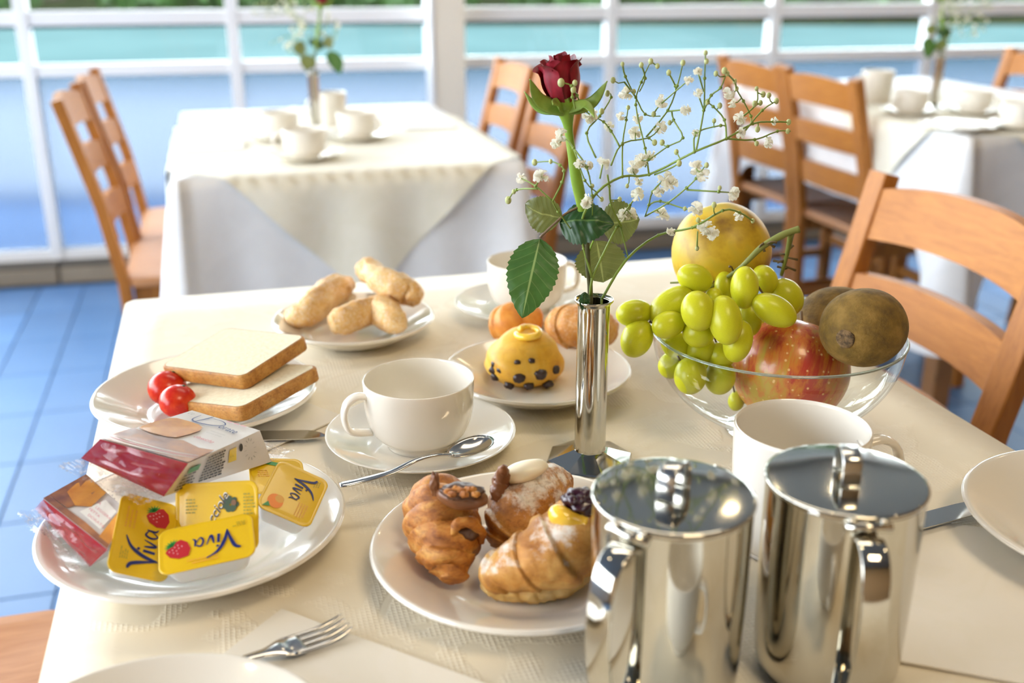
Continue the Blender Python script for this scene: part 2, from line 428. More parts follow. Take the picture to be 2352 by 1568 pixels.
# ------------------------------------------------------------------ setting: floor, walls, windows, ceiling
ROT = radians(15.5); U = V((cos(ROT), sin(ROT), 0)); Wd = V((-sin(ROT), cos(ROT), 0))
def visible(p, m_=60):
    d = p - CAM; z = d.dot(_fw)
    if z < .05: return False
    x = 1176 + FPX * d.dot(_rt) / z; y = 784 - FPX * d.dot(_up) / z
    return -m_ < x < 2352 + m_ and -m_ < y < 1568 + m_
fl = addmesh('floor', *box(0, 1.2, -.06, 7.6, 7.6, .1), 'grout', smooth=False); tag(fl, kind='structure')
tv, tf = bbox(0, 0, 0, .147, .297, .012, .0015, 1)
tile_me = None; tiles = []
for i in range(-24, 30):
    for j in range(-10, 18):
        c = U * (i * .15) + Wd * (j * .30) + V((-.6, 1.6, -.005))
        if abs(c.x) > 3.0 or c.y < -1.9: continue
        if (c - WP).dot(WN) < .22: continue
        tiles.append((0 if visible(c) else 1, (c - V((-1, 1.6, 0))).length, c))
tiles.sort(key=lambda q: (q[0], q[1]))
rest = M()
for k, (_, _, c) in enumerate(tiles):
    if k < 300:
        if tile_me is None:
            o = addmesh('floor_tile', tv, tf, 'floor_tile', fl, False); tile_me = o.data
        else:
            o = bpy.data.objects.new('floor_tile', tile_me); COL.objects.link(o); o.parent = fl
        o.location = c; o.rotation_euler = (0, 0, ROT)
    else:
        rest.add(tv, tf, 0, Matrix.Translation(c) @ Matrix.Rotation(ROT, 4, 'Z'))
tag(rest.build('tiles_beyond', 'floor_tile', fl, False), kind='stuff')
ce = addmesh('ceiling', *box(0, 1.2, 2.87, 7.6, 7.6, .1), 'ceiling_paint', smooth=False); tag(ce, kind='structure')
tag(addmesh('wall_right', *box(3.25, 1.2, 1.42, .1, 7.6, 2.86), 'wall_paint', smooth=False), kind='structure')
tag(addmesh('wall_back', *box(0, -2.55, 1.42, 6.6, .1, 2.86), 'wall_paint', smooth=False), kind='structure')
def wbox(s0, s1, z0, z1, d0, d1):
    """box in the window wall frame: s along the wall, d into the room"""
    vs, fs = box((s0 + s1) / 2, -(d0 + d1) / 2, (z0 + z1) / 2, abs(s1 - s0), abs(d1 - d0), z1 - z0)
    return vs, fs
WM = Matrix.Translation(WP) @ Matrix.Rotation(WANG, 4, 'Z')
def wobj(name, s0, s1, z0, z1, d0, d1, m_, parent=None):
    vs, fs = bbox((s0 + s1) / 2, -(d0 + d1) / 2, (z0 + z1) / 2, abs(s1 - s0), abs(d1 - d0), z1 - z0, .002, 1)
    return addmesh(name, [WM @ V(v) for v in vs], fs, m_, parent, False)
mull = []
for px in (-470, 60, 538, 1005, 1400, 1772, 2128, 2470):
    mull.append((onwall(px, 100) - WP).dot(WD))
mull = [mull[0]] + mull[1:] + [mull[-1] + .6]
z_bot, z_mid, z_up, z_top = .09, .752, .928, 2.78
for n in range(len(mull) - 1):
    a, b = mull[n], mull[n + 1]
    w_ = bpy.data.objects.new('window_%d' % (n + 1), None); COL.objects.link(w_); tag(w_, kind='structure')
    wobj('mullion', a - .021, a + .021, .07, z_top, -.03, .03, 'white_frame', w_)
    for nm_, z, h in (('bottom_rail', z_bot, .04), ('middle_rail', z_mid, .042), ('upper_rail', z_up, .048), ('transom', 2.05, .04), ('head_rail', 2.755, .05)):
        wobj(nm_, a + .021, b - .021, z - h / 2, z + h / 2, -.025, .025, 'white_frame', w_)
    wobj('rail_shadow_strip', a + .021, b - .021, z_up - .034, z_up - .024, -.012, .012, 'rail_dark', w_)  # dark strip added to stand in for the shade line under the upper rail
    wobj('frosted_pane', a + .015, b - .015, z_bot + .02, z_mid - .021, -.004, .004, 'frosted_glass', w_)
    for z0, z1 in ((z_mid + .021, z_up - .034), (z_up + .024, 2.03), (2.07, 2.73)):
        vs, fs = wbox(a + .018, b - .018, z0, z1, 0, .0005)
        addmesh('pane', [WM @ V(v) for v in (vs[0], vs[1], vs[5], vs[4])], [(0, 1, 2, 3)], 'window_glass', w_, False)
wobj('trim_1', -1.9, 5.2, 2.765, 2.84, -.05, .06, 'rail_dark'); tag(bpy.data.objects['trim_1'], kind='structure')
po = bpy.data.objects.new('trim_2', None); COL.objects.link(po); tag(po, kind='structure')
sp = mull[3]
wobj('post_face', sp - .03, sp + .085, 0, 2.82, -.05, .12, 'cream_paint', po)
wobj('post_edge', sp - .045, sp - .03, 0, 2.82, -.05, .125, 'white_paint', po)
kb = bpy.data.objects.new('trim_3', None); COL.objects.link(kb); tag(kb, kind='structure')
s = -1.9; kj = -1.1 + 0
joint = (onwall(135, 620, .09) - WP).dot(WD)
k0 = joint - .62 * 4
for i in range(14):
    a = k0 + i * .62
    wobj('kerb_stone', a + .005, a + .615, 0, .055, -.05, .10, 'kerb_stone', kb)
    wobj('kerb_cap', a + .004, a + .616, .057, .072, -.05, .085, 'kerb_dark', kb)
# left side wall with its windows (outside the frame, the daylight comes from there)
lw = bpy.data.objects.new('wall_left', None); COL.objects.link(lw); tag(lw, kind='structure')
addmesh('sill_wall', *box(-3.25, 1.0, .35, .1, 6.9, .7), 'white_paint', lw, False)
addmesh('head_wall', *box(-3.25, 1.0, 2.75, .1, 6.9, .15), 'white_paint', lw, False)
for i in range(7): addmesh('wall_mullion', *box(-3.25, -2.2 + i * 1.0, 1.7, .06, .05, 1.98), 'white_frame', lw, False)

# outside
g = addmesh('ground_1', [(-9, 3.2, -.14), (11, 3.2, -.14), (15, 5.9, -.14), (-11, 5.9, -.14)], [(0, 1, 2, 3)], 'terrace', smooth=False); tag(g, kind='structure')
g = addmesh('ground_4', [(-60, -20, -.16), (-3.4, -20, -.16), (-3.4, 3.2, -.16), (-9, 3.4, -.16), (-60, 30, -.16)], [(0, 1, 2, 3, 4)], 'terrace', smooth=False); tag(g, kind='structure')
g = addmesh('ground_2', [(-14, 5.9, -.14), (17, 5.9, -.14), (20, 11.4, -.14), (-18, 11.4, -.14)], [(0, 1, 2, 3)], 'pale_paving', smooth=False); tag(g, kind='structure')
g = addmesh('water', [(-30, 11.4, -.2), (40, 11.4, -.2), (50, 24, -.2), (-40, 24, -.2)], [(0, 1, 2, 3)], 'water', smooth=False); tag(g, kind='structure')
g = addmesh('ground_3', [(-60, 23.2, -.22), (70, 23.2, -.22), (90, 70, 1.6), (-80, 70, 1.6)], [(0, 1, 2, 3)], 'bank_soil', smooth=False); tag(g, kind='structure')
def leafcloud(name, parent, c, r, n, size, m_, seed):
    rnd = random.Random(seed); vs = []; fs = []
    for k in range(n):
        while True:
            p = V((rnd.uniform(-1, 1), rnd.uniform(-1, 1), rnd.uniform(-1, 1)))
            if p.length < 1 and noise.noise(p * 2.5 + V((seed, 0, 0))) > -.12: break
        p = V((c[0] + p.x * r[0], c[1] + p.y * r[1], c[2] + p.z * r[2]))
        R = Euler((rnd.uniform(0, 6), rnd.uniform(0, 6), rnd.uniform(0, 6))).to_matrix(); s = size * rnd.uniform(.6, 1.3); b = len(vs)
        for q in ((-1, 0, 0), (0, -.5, .1), (1, 0, 0), (0, .5, .1)): vs.append(p + R @ (V(q) * s))
        fs.append((b, b + 1, b + 2, b + 3))
    o = addmesh(name, vs, fs, m_, parent, False); tag(o, kind='stuff'); return o
for i, x in enumerate((-13, -8, -3, 2, 7.5, 13, 19)):
    hd = thing('bush', None, 'bush', (x, 25.5 + (i % 2), 0), 0, 'bushes along the far bank')
    hd['label'] = 'dark green bush on the far bank above the window rail, ' + ('leftmost', 'second from the left', 'third from the left', 'fourth, middle of seven', 'third from the right', 'second from the right', 'rightmost')[i]
    leafcloud('foliage', hd, (0, 0, .55), (2.4, .9, .75), 1300, .16, 'hedge_leaf', i + 3)
for i, (x, y, h) in enumerate(((-13, 31, 17), (-5.2, 37, 21), (2, 31.5, 17), (9.8, 37, 21), (17.5, 31, 18))):
    tr = thing('tree', 'leafy tree on the far bank, ' + ('leftmost of five', 'second from the left of five', 'middle of five', 'second from the right of five', 'rightmost of five')[i], 'tree', (x, y, 0), 0, 'trees on the far bank')
    addmesh('trunk', *tube([(0, 0, 0), (.1, 0, h * .3), (.0, .1, h * .6)], [.4, .3, .15], 8), 'trunk', tr)
    leafcloud('crown', tr, (0, 0, h * .62), (3.7, 2.6, h * .42), 3300, .42, 'tree_leaf', i + 40)

# recessed ceiling lamps
for i, (x, y) in enumerate(((1.45, 4.08), (.97, 3.86), (-.35, 3.3), (-1.5, 3.0), (2.2, 2.4), (0.2, 1.0), (-1.2, .8), (1.5, .9))):
    dl = thing('ceiling_lamp', 'small round recessed ceiling lamp ' + ('near the windows, rightmost of its row', 'near the windows, mirrored in the left pot lid', 'near the windows, left of the table behind', 'near the windows by the left wall', 'over the right-hand table', 'above the middle of the breakfast table', 'left of the breakfast table', 'right of the breakfast table')[i], 'lamp', (x, y, 2.818), 0, 'recessed ceiling lamps')
    addmesh('trim_ring', *lathe([(.055, 0), (.055, -.006), (.04, -.008), (.038, 0)], 24), 'steel_soft', dl)
    addmesh('lens', *lathe([(.0005, -.004), (.038, -.004)], 24), 'lamp_glow', dl)
    if i == 0: DL = dl

# ------------------------------------------------------------------ tables and cloths
def table(name, label, c, L, Wt, ztop=.745):
    """c = front-left corner of the top; L along Wd, Wt along U"""
    t_ = thing('dining_table', label, 'table', tuple(c), ROT)
    addmesh('tabletop', *bbox(Wt / 2, L / 2, ztop - .0125, Wt - .01, L - .01, .025, .004), 'wood_table', t_, False)
    for x in (.05, Wt - .05):
        for y in (.05, L - .05): addmesh('leg', *bbox(x, y, (ztop - .025) / 2, .05, .05, ztop - .025, .004), 'wood_table', t_, False)
    for y in (.05, L - .05): addmesh('apron', *bbox(Wt / 2, y, ztop - .065, Wt - .16, .02, .07, .003), 'wood_table', t_, False)
    return t_
def drape(name, label, c, L, Wt, ztop, drop, m_, cat, seed=0, off=0.0, amp=.018, sub=14, group=None, ck=.55):
    """draped cloth: top sheet plus hanging skirt with folds, corners hang lower"""
    t0 = .006 + off; R_ = .03
    per = []; n = 26; nl = int(n * L / Wt)
    x0, x1, y0, y1 = -.004, Wt + .004, -.004, L + .004
    cr = .012
    def side(ax, ay, bx, by, k, nx, ny):
        for i in range(k):
            u = i / k; per.append((ax + (bx - ax) * u, ay + (by - ay) * u, nx, ny, min(u, 1 - u) * k / 26 * .7))
        return
    side(x0 + cr, y0, x1 - cr, y0, n, 0, -1)
    def corner(cx, cy, a0):
        for i in range(9):
            a = radians(a0 + 90 * i / 8); per.append((cx + cr * cos(a), cy + cr * sin(a), cos(a), sin(a), 0))
    corner(x1 - cr, y0 + cr, -90); side(x1, y0 + cr, x1, y1 - cr, nl, 1, 0); corner(x1 - cr, y1 - cr, 0)
    side(x1 - cr, y1, x0 + cr, y1, n, 0, 1); corner(x0 + cr, y1 - cr, 90); side(x0, y1 - cr, x0, y0 + cr, nl, -1, 0); corner(x0 + cr, y0 + cr, 180)
    P = len(per); vs = []; fs = []
    cs = ((x0, y0), (x1, y0), (x1, y1), (x0, y1))
    for j in range(sub + 1):
        t_ = j / sub
        for i, (x, y, nx, ny, q) in enumerate(per):
            dc = min(sqrt((x - a) ** 2 + (y - b) ** 2) for a, b in cs)
            cw = exp(-(dc / .055) ** 2)
            dl = drop * (1 + ck * exp(-(dc / .10) ** 2))
            s_ = i * .55
            z = ztop + t0 - (1 - cos(min(1, t_ * 7) * pi / 2)) * .008 - max(0, t_ - .02) * dl
            fold = (sin(s_ * 1.1 + seed) * .5 + noise.noise(V((i * .21 + seed, t_ * .6, 0)))) * amp * t_ ** 1.2
            out = .006 * sin(min(1, t_ * 7) * pi / 2) + off + abs(fold) + cw * .075 * t_ ** .9
            # pull the skirt in beside the corner fold
            out -= .018 * t_ * exp(-((dc - .10) / .05) ** 2)
            out = max(out, .004 + off)
            vs.append((x + nx * out, y + ny * out, z))
    for j in range(sub):
        for i in range(P): k = (i + 1) % P; fs.append((j * P + i, (j + 1) * P + i, (j + 1) * P + k, j * P + k))
    # top sheet: rings shrinking to the centre
    b = 0; rings = 10; prev = list(range(P))
    for r_ in range(1, rings):
        f = 1 - r_ / rings; base = len(vs)
        for (x, y, nx, ny, q) in per:
            X = Wt / 2 + (x - Wt / 2) * f; Y = L / 2 + (y - L / 2) * f
            vs.append((X, Y, ztop + t0 + noise.noise(V((X * 5, Y * 5, seed))) * .0008))
        for i in range(P): k = (i + 1) % P; fs.append((prev[k], prev[i], base + i, base + k)[::-1])
        prev = [base + i for i in range(P)]
    vs.append((Wt / 2, L / 2, ztop + t0)); ci = len(vs) - 1
    for i in range(P): fs.append((prev[i], prev[(i + 1) % P], ci))
    o = addmesh(name, vs, fs, m_); o.location = tuple(c); o.rotation_euler = (0, 0, ROT); tag(o, label, cat, group); return o
def overlay(label, c, L, Wt, ztop, m_, cx, cy, half, corners):
    """square top cloth laid diagonally; its corners hang over the table edges as triangles"""
    bm = []; vs = []; fs = []; n = 36
    z0 = ztop + .0085
    for i in range(n + 1):
        for j in range(n + 1):
            a = (i / n - .5) * 2 * half; b = (j / n - .5) * 2 * half
            x = cx + (a - b) * .7071; y = cy + (a + b) * .7071
            z = z0; ex = 0; ey = 0; e = .016
            if x < -e: ex = -e - x
            if x > Wt + e: ex = x - Wt - e
            if y < -e: ey = -e - y
            if y > L + e: ey = y - L - e
            d = max(ex, ey)
            if d > 0:
                fold = .008 * sin((x if ey >= ex else y) * 38 + 1) * min(1, d / .1)
                if ex >= ey: x = (-e if x < 0 else Wt + e) + (fold + .005) * (-1 if x < 0 else 1); y = min(max(y, -e), L + e)
                else: y = (-e if y < 0 else L + e) + (fold + .005) * (-1 if y < 0 else 1); x = min(max(x, -e), Wt + e)
                z = z0 - d
            vs.append((x, y, z))
    for i in range(n):
        for j in range(n): a = i * (n + 1) + j; fs.append((a, a + n + 1, a + n + 2, a + 1))
    o = addmesh('overlay_cloth', vs, fs, m_); o.location = tuple(c); o.rotation_euler = (0, 0, ROT); tag(o, label, 'tablecloth'); return o

T1L, T1W = 1.25, .692
BL = V((-.433, 1.137, 0)); c1 = BL - Wd * T1L
c1 = V((c1.x, c1.y, 0))
table('t', 'wooden dining table under the cream cloth set for breakfast, closest to the viewer', c1, T1L, T1W, .743)
drape('tablecloth', 'cream damask tablecloth under the breakfast dishes', c1, T1L, T1W, .743, .27, 'cloth_cream', 'tablecloth', 1)
c2 = V((-.60, 1.845, 0)); T2L, T2W = .92, .64
table('t', 'wooden dining table behind, under white cloth with the cream diamond overlay', c2, T2L, T2W, .743)
drape('tablecloth', 'white tablecloth with the cream triangle hanging over its front', c2, T2L, T2W, .743, .30, 'cloth_white', 'tablecloth', 5)
overlay('cream overlay cloth whose corner hangs as a triangle in front of the white table behind', c2, T2L, T2W, .743, 'cloth_overlay', .33, .36, .44, 0)
c3 = V((1.0, 2.30, 0)); T3L, T3W = 1.15, .72
table('t', 'wooden dining table at the right by the two ladder-back chairs', c3, T3L, T3W, .743)
drape('tablecloth', 'white tablecloth hanging in a long pointed corner fold behind the large chair', c3, T3L, T3W, .743, .215, 'cloth_white', 'tablecloth', 9, amp=.008, ck=1.25)
overlay('yellowish cream overlay cloth on the table at the right with two ladder-back chairs', c3, T3L, T3W, .743, 'cloth_overlay', .36, .30, .396, 0)

# ------------------------------------------------------------------ chairs
def make_chair(label):
    t_ = thing('ladder_back_chair', label, 'chair')
    hw = .165
    for s_ in (-1, 1):
        pts = [(-.15, s_ * hw, 0), (-.172, s_ * hw, .25), (-.178, s_ * hw, .45), (-.205, s_ * hw, .62), (-.262, s_ * hw, .846)]
        addmesh('rear_post', *sweep(pts, rrect(.0125, .019, .003, 2), up=(0, 1, 0)), 'wood_post', t_, False)
        addmesh('front_leg', *bbox(.165, s_ * .16, .22, .032, .032, .44, .003), 'wood_post', t_, False)
        addmesh('stretcher', *bbox(0, s_ * .162, .20, .31, .016, .028, .003), 'wood_post', t_, False)
        addmesh('seat_apron', *bbox(0, s_ * .158, .415, .32, .018, .045, .003), 'wood_post', t_, False)
    addmesh('stretcher', *bbox(.165, 0, .25, .018, .30, .03, .003), 'wood_rail', t_, False)
    addmesh('seat_apron', *bbox(.165, 0, .415, .018, .30, .045, .003), 'wood_rail', t_, False)
    # seat with rounded front
    bm = rrect(.185, .185, .03, 4); vs = []; fs = []
    lv = [(.436, .97), (.438, 1), (.452, 1), (.457, .985), (.4575, .9), (.453, .45)]
    for z, k in lv: vs += [(x * k + .008, y * k, z) for x, y in bm]
    n = len(bm)
    for i in range(len(lv) - 1):
        for k in range(n): l = (k + 1) % n; fs.append((i * n + k, i * n + l, (i + 1) * n + l, (i + 1) * n + k))
    fs.append(tuple(range(n))[::-1]); fs.append(tuple((len(lv) - 1) * n + k for k in range(n)))
    addmesh('seat', vs, fs, 'wood_seat', t_, False)
    for zc, h, top in ((.793, .066, 1), (.685, .058, 0), (.57, .058, 0)):
        f = (zc - .62) / .235; xc = -.205 - .057 * f if zc > .62 else -.190
        vs = []; fs = []; n = 16; sl = .24 if zc > .6 else .16
        for i in range(n + 1):
            u = i / n * 2 - 1; y = u * (hw - .012); arch = .016 * (1 - abs(u) ** 2.4) * (1 if top else .45)
            if top and abs(u) > .62: arch += .004 * (abs(u) - .62)
            bow = -.020 * (1 - u * u)
            for xx, zz in ((-.0085, -h / 2 + arch * .55), (.0085, -h / 2 + arch * .55), (.0085, h / 2 + arch), (-.0085, h / 2 + arch)):
                vs.append((xc + bow + xx - sl * zz, y, zc + zz))
        for i in range(n):
            for k in range(4): l = (k + 1) % 4; a = i * 4; fs.append((a + k, a + 4 + k, a + 4 + l, a + l))
        fs.append((0, 1, 2, 3)); fs.append((n * 4 + 3, n * 4 + 2, n * 4 + 1, n * 4))
        addmesh('back_slat', vs, fs, 'wood_rail', t_, False)
    return t_
CH = make_chair('orange-brown ladder-back chair close beside the breakfast table, behind the kiwis')
def chair_at(mx, my, face, lab, first=False, grp=None):
    f = V((cos(face), sin(face), 0)); o = V((mx, my, 0)) + f * .262
    if first: CH.location = o; CH.rotation_euler = (0, 0, face); return CH
    return dup(CH, tuple(o), face, lab, grp)
A0 = ROT; A1 = ROT + pi
chair_at(.548, 1.245, A1, None, True)
chair_at(-.985, 2.36, A0, 'ladder-back chair seen side-on left of the white-clothed table, nearer of the two')
chair_at(-1.075, 2.715, A0, 'ladder-back chair seen side-on left of the white-clothed table, farther of the two')
chair_at(.125, 2.66, A1, 'ladder-back chair behind the rose, nearer of two at the right side of the table behind')
chair_at(.01, 3.06, A1, 'ladder-back chair behind the rose, farther of two, next to the white post')
chair_at(.785, 2.745, A0, 'ladder-back chair with the visible flat seat, left of the table at the right')
chair_at(.688, 3.125, A0 + .02, 'ladder-back chair beside the baby breath sprays, farther of two left of the right-hand table')
chair_at(1.70, 3.42, A1, 'ladder-back chair partly in view at the far side of the table on the right')
sc = chair_at(-.86, .672, A0, 'chair of which only the pinkish wooden seat corner shows beside the packets plate')

# ------------------------------------------------------------------ crockery
def plate_prof(r, h=.022):
    return smoothprof([(.0002, .004), (r * .45, .004), (r * .58, .0055), (r * .72, .011), (r * .93, h - .002), (r * .985, h), (r, h - .0012), (r * .985, h - .0035), (r * .75, .007), (r * .60, .0015), (r * .56, 0), (r * .54, .0), (r * .52, .002), (.0002, .002)], 4)
def plate(px, label, c, r, z=.7498, m_='porcelain', h=.022, cat='plate', name='plate'):
    o = addmesh(name, *lathe(plate_prof(r, h), 96), m_); o.location = (c[0], c[1], z); tag(o, label, cat); return o
TZ = .7498
plate(0, 'round white plate heaped with jam portions and wrapped rusks', (-.208, .604), .097, h=.024)
plate(0, 'white plate with three filled croissants', (.008, .577), .0965)
plate(0, 'white plate with bread slices and two cherry tomatoes', (-.262, .828), .093)
plate(0, 'white plate holding sugared finger pastries near the far table edge', (-.163, 1.02), .082)
plate(0, 'white plate with the raisin bun and two more buns', (.023, .877), .0835)
plate(0, 'empty white plate cut off at the lower left edge, over the fork', (-.165, .372), .091, h=.022)
plate(0, 'white plate with crumbs cut off at the right edge', (.402, .602), .100, h=.026)
def cup(name, label, cat='cup', r=.0434, h=.056, straight=False, m_='porcelain', hang=pi, handle_r=.019):
    t_ = thing(name, label, cat)
    if straight: pr = [(.0002, .004), (r * .8, .005), (r * .86, .009), (r * .93, h * .5), (r * .965, h - .001), (r * .985, h), (r, h - .0015), (r * .975, h * .6), (r * .91, .01), (r * .84, .002), (r * .80, 0), (.0002, .001)]
    else: pr = [(.0002, .007), (r * .55, .009), (r * .80, .016), (r * .91, .028), (r * .945, h * .75), (r * .965, h - .0012), (r * .985, h), (r, h - .0012), (r * .99, h * .75), (r * .965, .028), (r * .86, .0135), (r * .64, .0045), (r * .60, 0), (r * .56, 0), (r * .54, .002), (.0002, .003)]
    addmesh('bowl', *lathe(smoothprof(pr, 4), 72), m_, t_)
    d = V((cos(hang), sin(hang), 0))
    if straight: zz = [(r * .95, h * .82), (r + .012, h * .86), (r + .024, h * .76), (r + .027, h * .5), (r + .018, h * .28), (r * .90, h * .2)]
    else: zz = [(r * .93, .0465), (r + .006, .048), (r + .014, .043), (r + .0165, .032), (r + .012, .020), (r * .90, .0165)]
    pts = smoothprof([(a, 0, z) for a, z in zz], 5)
    pts = [V((p[0] * d.x, p[0] * d.y, p[2])) for p in pts]
    sd = (-d.y, d.x, 0)
    addmesh('handle', *sweep(pts, [(a * .0028, b * .0055) for a, b in circ(12)], up=None if 0 else d.cross(V((0, 0, 1)))), m_, t_)
    return t_
# handles: profile a = in plane thickness, b = width
def saucer(label, c, r=.0745, z=TZ, grp=None):
    o = addmesh('saucer', *lathe(smoothprof([(.0002, .0035), (.024, .0035), (.028, .005), (.045, .007), (r - .01, .013), (r - .001, .0165), (r, .0155), (r - .01, .0105), (.04, .003), (.033, 0), (.03, 0), (.028, .002), (.0002, .002)], 4), 80), 'porcelain'); o.location = (c[0], c[1], z); tag(o, label, 'saucer', grp); return o
saucer('white saucer under the cup with the spoon', (-.0722, .755))
C1 = cup('coffee_cup', 'empty white cup on a saucer beside the spoon'); C1.location = (-.073, .755, TZ + .0042); C1.rotation_euler = (0, 0, radians(22))
saucer('white saucer under the cup behind the rose leaf', (.012, 1.092))
dup(C1, (.0163, 1.095, TZ + .0042), radians(200), 'white cup on the far edge of the table behind the hanging rose leaf')
MUG = cup('mug', 'tall cream mug between the fruit bowl and the steel pots', 'mug', .0434, .083, True, 'porcelain_mug'); MUG.location = (.187, .613, TZ); MUG.rotation_euler = (0, 0, radians(-172))
dup(C1, (.100, .340, TZ + .0005), radians(230), 'white cup cut off by the lower edge in front of the steel pots')
bgc = [((-.504, 2.28), 'white cup on the table behind, leftmost of its four', 0), ((-.403, 2.04), 'white cup on the table behind, closest to its front edge', .2),
       ((-.335, 2.28), 'white cup on the table behind, rightmost of its four', 2.6), ((1.0, 2.67), 'white cup on the right-hand table beside the two chairs, left of the vase', .5),
       ((1.165, 2.68), 'white cup on the right-hand table just right of the vase', 2.2), ((1.165, 2.43), 'white cup on the right-hand table at the picture edge, before the far chair', 2.5)]
for (x, y), lab, r_ in bgc:
    saucer(lab.replace('white cup on the', 'saucer of the cup on the').replace(' beside the two chairs,', ','), (x, y), .072)
    dup(C1, (x, y, TZ + .0042), r_, lab)
dup(MUG, (-.425, 2.50, TZ), .3, 'tall white mug at the back of the table behind, next to the rose vase').scale = (.82, .82, .9)
dup(MUG, (1.0, 2.93, TZ), .3, 'tall white mug at the back of the right-hand table')

# ------------------------------------------------------------------ napkins
def flat(name, label, cat, pts, z, th, m_):
    n = 10; A, B, C_, D_ = [V(p) for p in pts]; vs = []; fs = []
    for i in range(n + 1):
        for j in range(n + 1):
            u = i / n; v = j / n; p = A.lerp(B, u).lerp(D_.lerp(C_, u), v); vs.append((p.x, p.y, z + th + nz((p.x, p.y, 0), 30, .0003)))
    for i in range(n):
        for j in range(n): a = i * (n + 1) + j; fs.append((a, a + n + 1, a + n + 2, a + 1))
    b = len(vs)
    rim = [i * (n + 1) for i in range(n + 1)] + [n * (n + 1) + j for j in range(1, n + 1)] + [i * (n + 1) + n for i in range(n - 1, -1, -1)] + [j for j in range(n - 1, 0, -1)]
    for k in rim: vs.append((vs[k][0], vs[k][1], z))
    for k in range(len(rim)): l = (k + 1) % len(rim); fs.append((rim[k], b + k, b + l, rim[l]))
    o = addmesh(name, vs, fs, m_, None, False); tag(o, label, cat); return o
def P2(px, py, z=.751): p = unz(px, py, z); return V((p.x, p.y))
def rect_from(A, e1, e2): return [A, A + e1, A + e1 + e2, A + e2]
A_ = P2(647, 1398); flat('paper_napkin', 'folded cream paper napkin under the fork', 'napkin', rect_from(A_, V((.875, -.484)) * .17, V((-.484, -.875)) * .16), TZ, .0014, 'napkin')
A_ = V((.165, .499)); flat('paper_napkin', 'folded cream paper napkin under the knife and the plate at the right', 'napkin', rect_from(A_, V((.953, -.302)) * .24, V((.302, .953)) * .17), TZ, .0014, 'napkin')
A_ = P2(790, 955); flat('paper_napkin', 'folded cream paper napkin behind the rusk packets, under the knife tip', 'napkin', rect_from(A_, V((-.62, -.785)) * .10, V((-.785, .62)) * .16), TZ, .0012, 'napkin')
A_ = P2(560, 345); flat('paper_napkin', 'folded napkin lying left of the cups on the table behind', 'napkin', rect_from(A_, V((-.966, -.26)) * .14, V((-.26, .966)) * .12), .7520, .004, 'cloth_white')
A_ = P2(930, 300); flat('paper_napkin', 'folded napkin lying right of the cups on the table behind', 'napkin', rect_from(A_, V((.966, .26)) * .12, V((-.26, .966)) * .14), .7520, .004, 'cloth_white')
plate(0, 'white plate on the right-hand table before its vase', (1.02, 2.42), .085, z=.7525, h=.014)

# ------------------------------------------------------------------ cutlery
def spoon():
    z = .7735
    t_ = thing('teaspoon', 'steel teaspoon resting across the saucer, handle over its edge', 'spoon', unz(1000, 1060, z)); O = t_.location.copy()
    pts = [unz(x, y, zz) - O for x, y, zz in ((780, 1114, .7745), (830, 1103, .7755), (900, 1083, .779), (955, 1056, .783), (1000, 1044, .783), (1040, 1044, .7795))]
    pts = smoothprof(pts, 5); n = len(pts)
    sc_ = [(1 - .55 * (i / n) ** .8 if i > 2 else .75 + i * .1, 1) for i in range(n)]
    addmesh('handle', *sweep(pts, [(a * .0048, b * .0010) for a, b in circ(10)], sc_, up=(0, 0, 1)), 'steel_cutlery', t_)
    a = unz(1030, 1046, .778) - O; b = unz(1128, 1002, .7795) - O; c = (a + b) / 2; ax = (b - a); hl = ax.length / 2; ax.normalize(); sd = V((-ax.y, ax.x, 0)).normalized()
    nup = ax.cross(sd).normalized(); vs = []; fs = []
    for lay, th in ((0, 0), (1, -.0008)):
        for i in range(9):
            r = i / 8
            for k in range(28):
                q = 2 * pi * k / 28; e = 1 + .12 * cos(q)
                vs.append(c + ax * hl * r * cos(q) + sd * .0125 * r * sin(q) * e + nup * (-.0048 * (1 - r * r) + th))
    for lay in (0, 1):
        for i in range(8):
            for k in range(28):
                l = (k + 1) % 28; o_ = lay * 9 * 28; f = (o_ + i * 28 + k, o_ + i * 28 + l, o_ + (i + 1) * 28 + l, o_ + (i + 1) * 28 + k); fs.append(f if not lay else f[::-1])
    for k in range(28): l = (k + 1) % 28; fs.append((8 * 28 + k, 8 * 28 + l, 17 * 28 + l, 17 * 28 + k))
    addmesh('spoon_bowl', vs, fs, 'steel_cutlery', t_)
spoon()
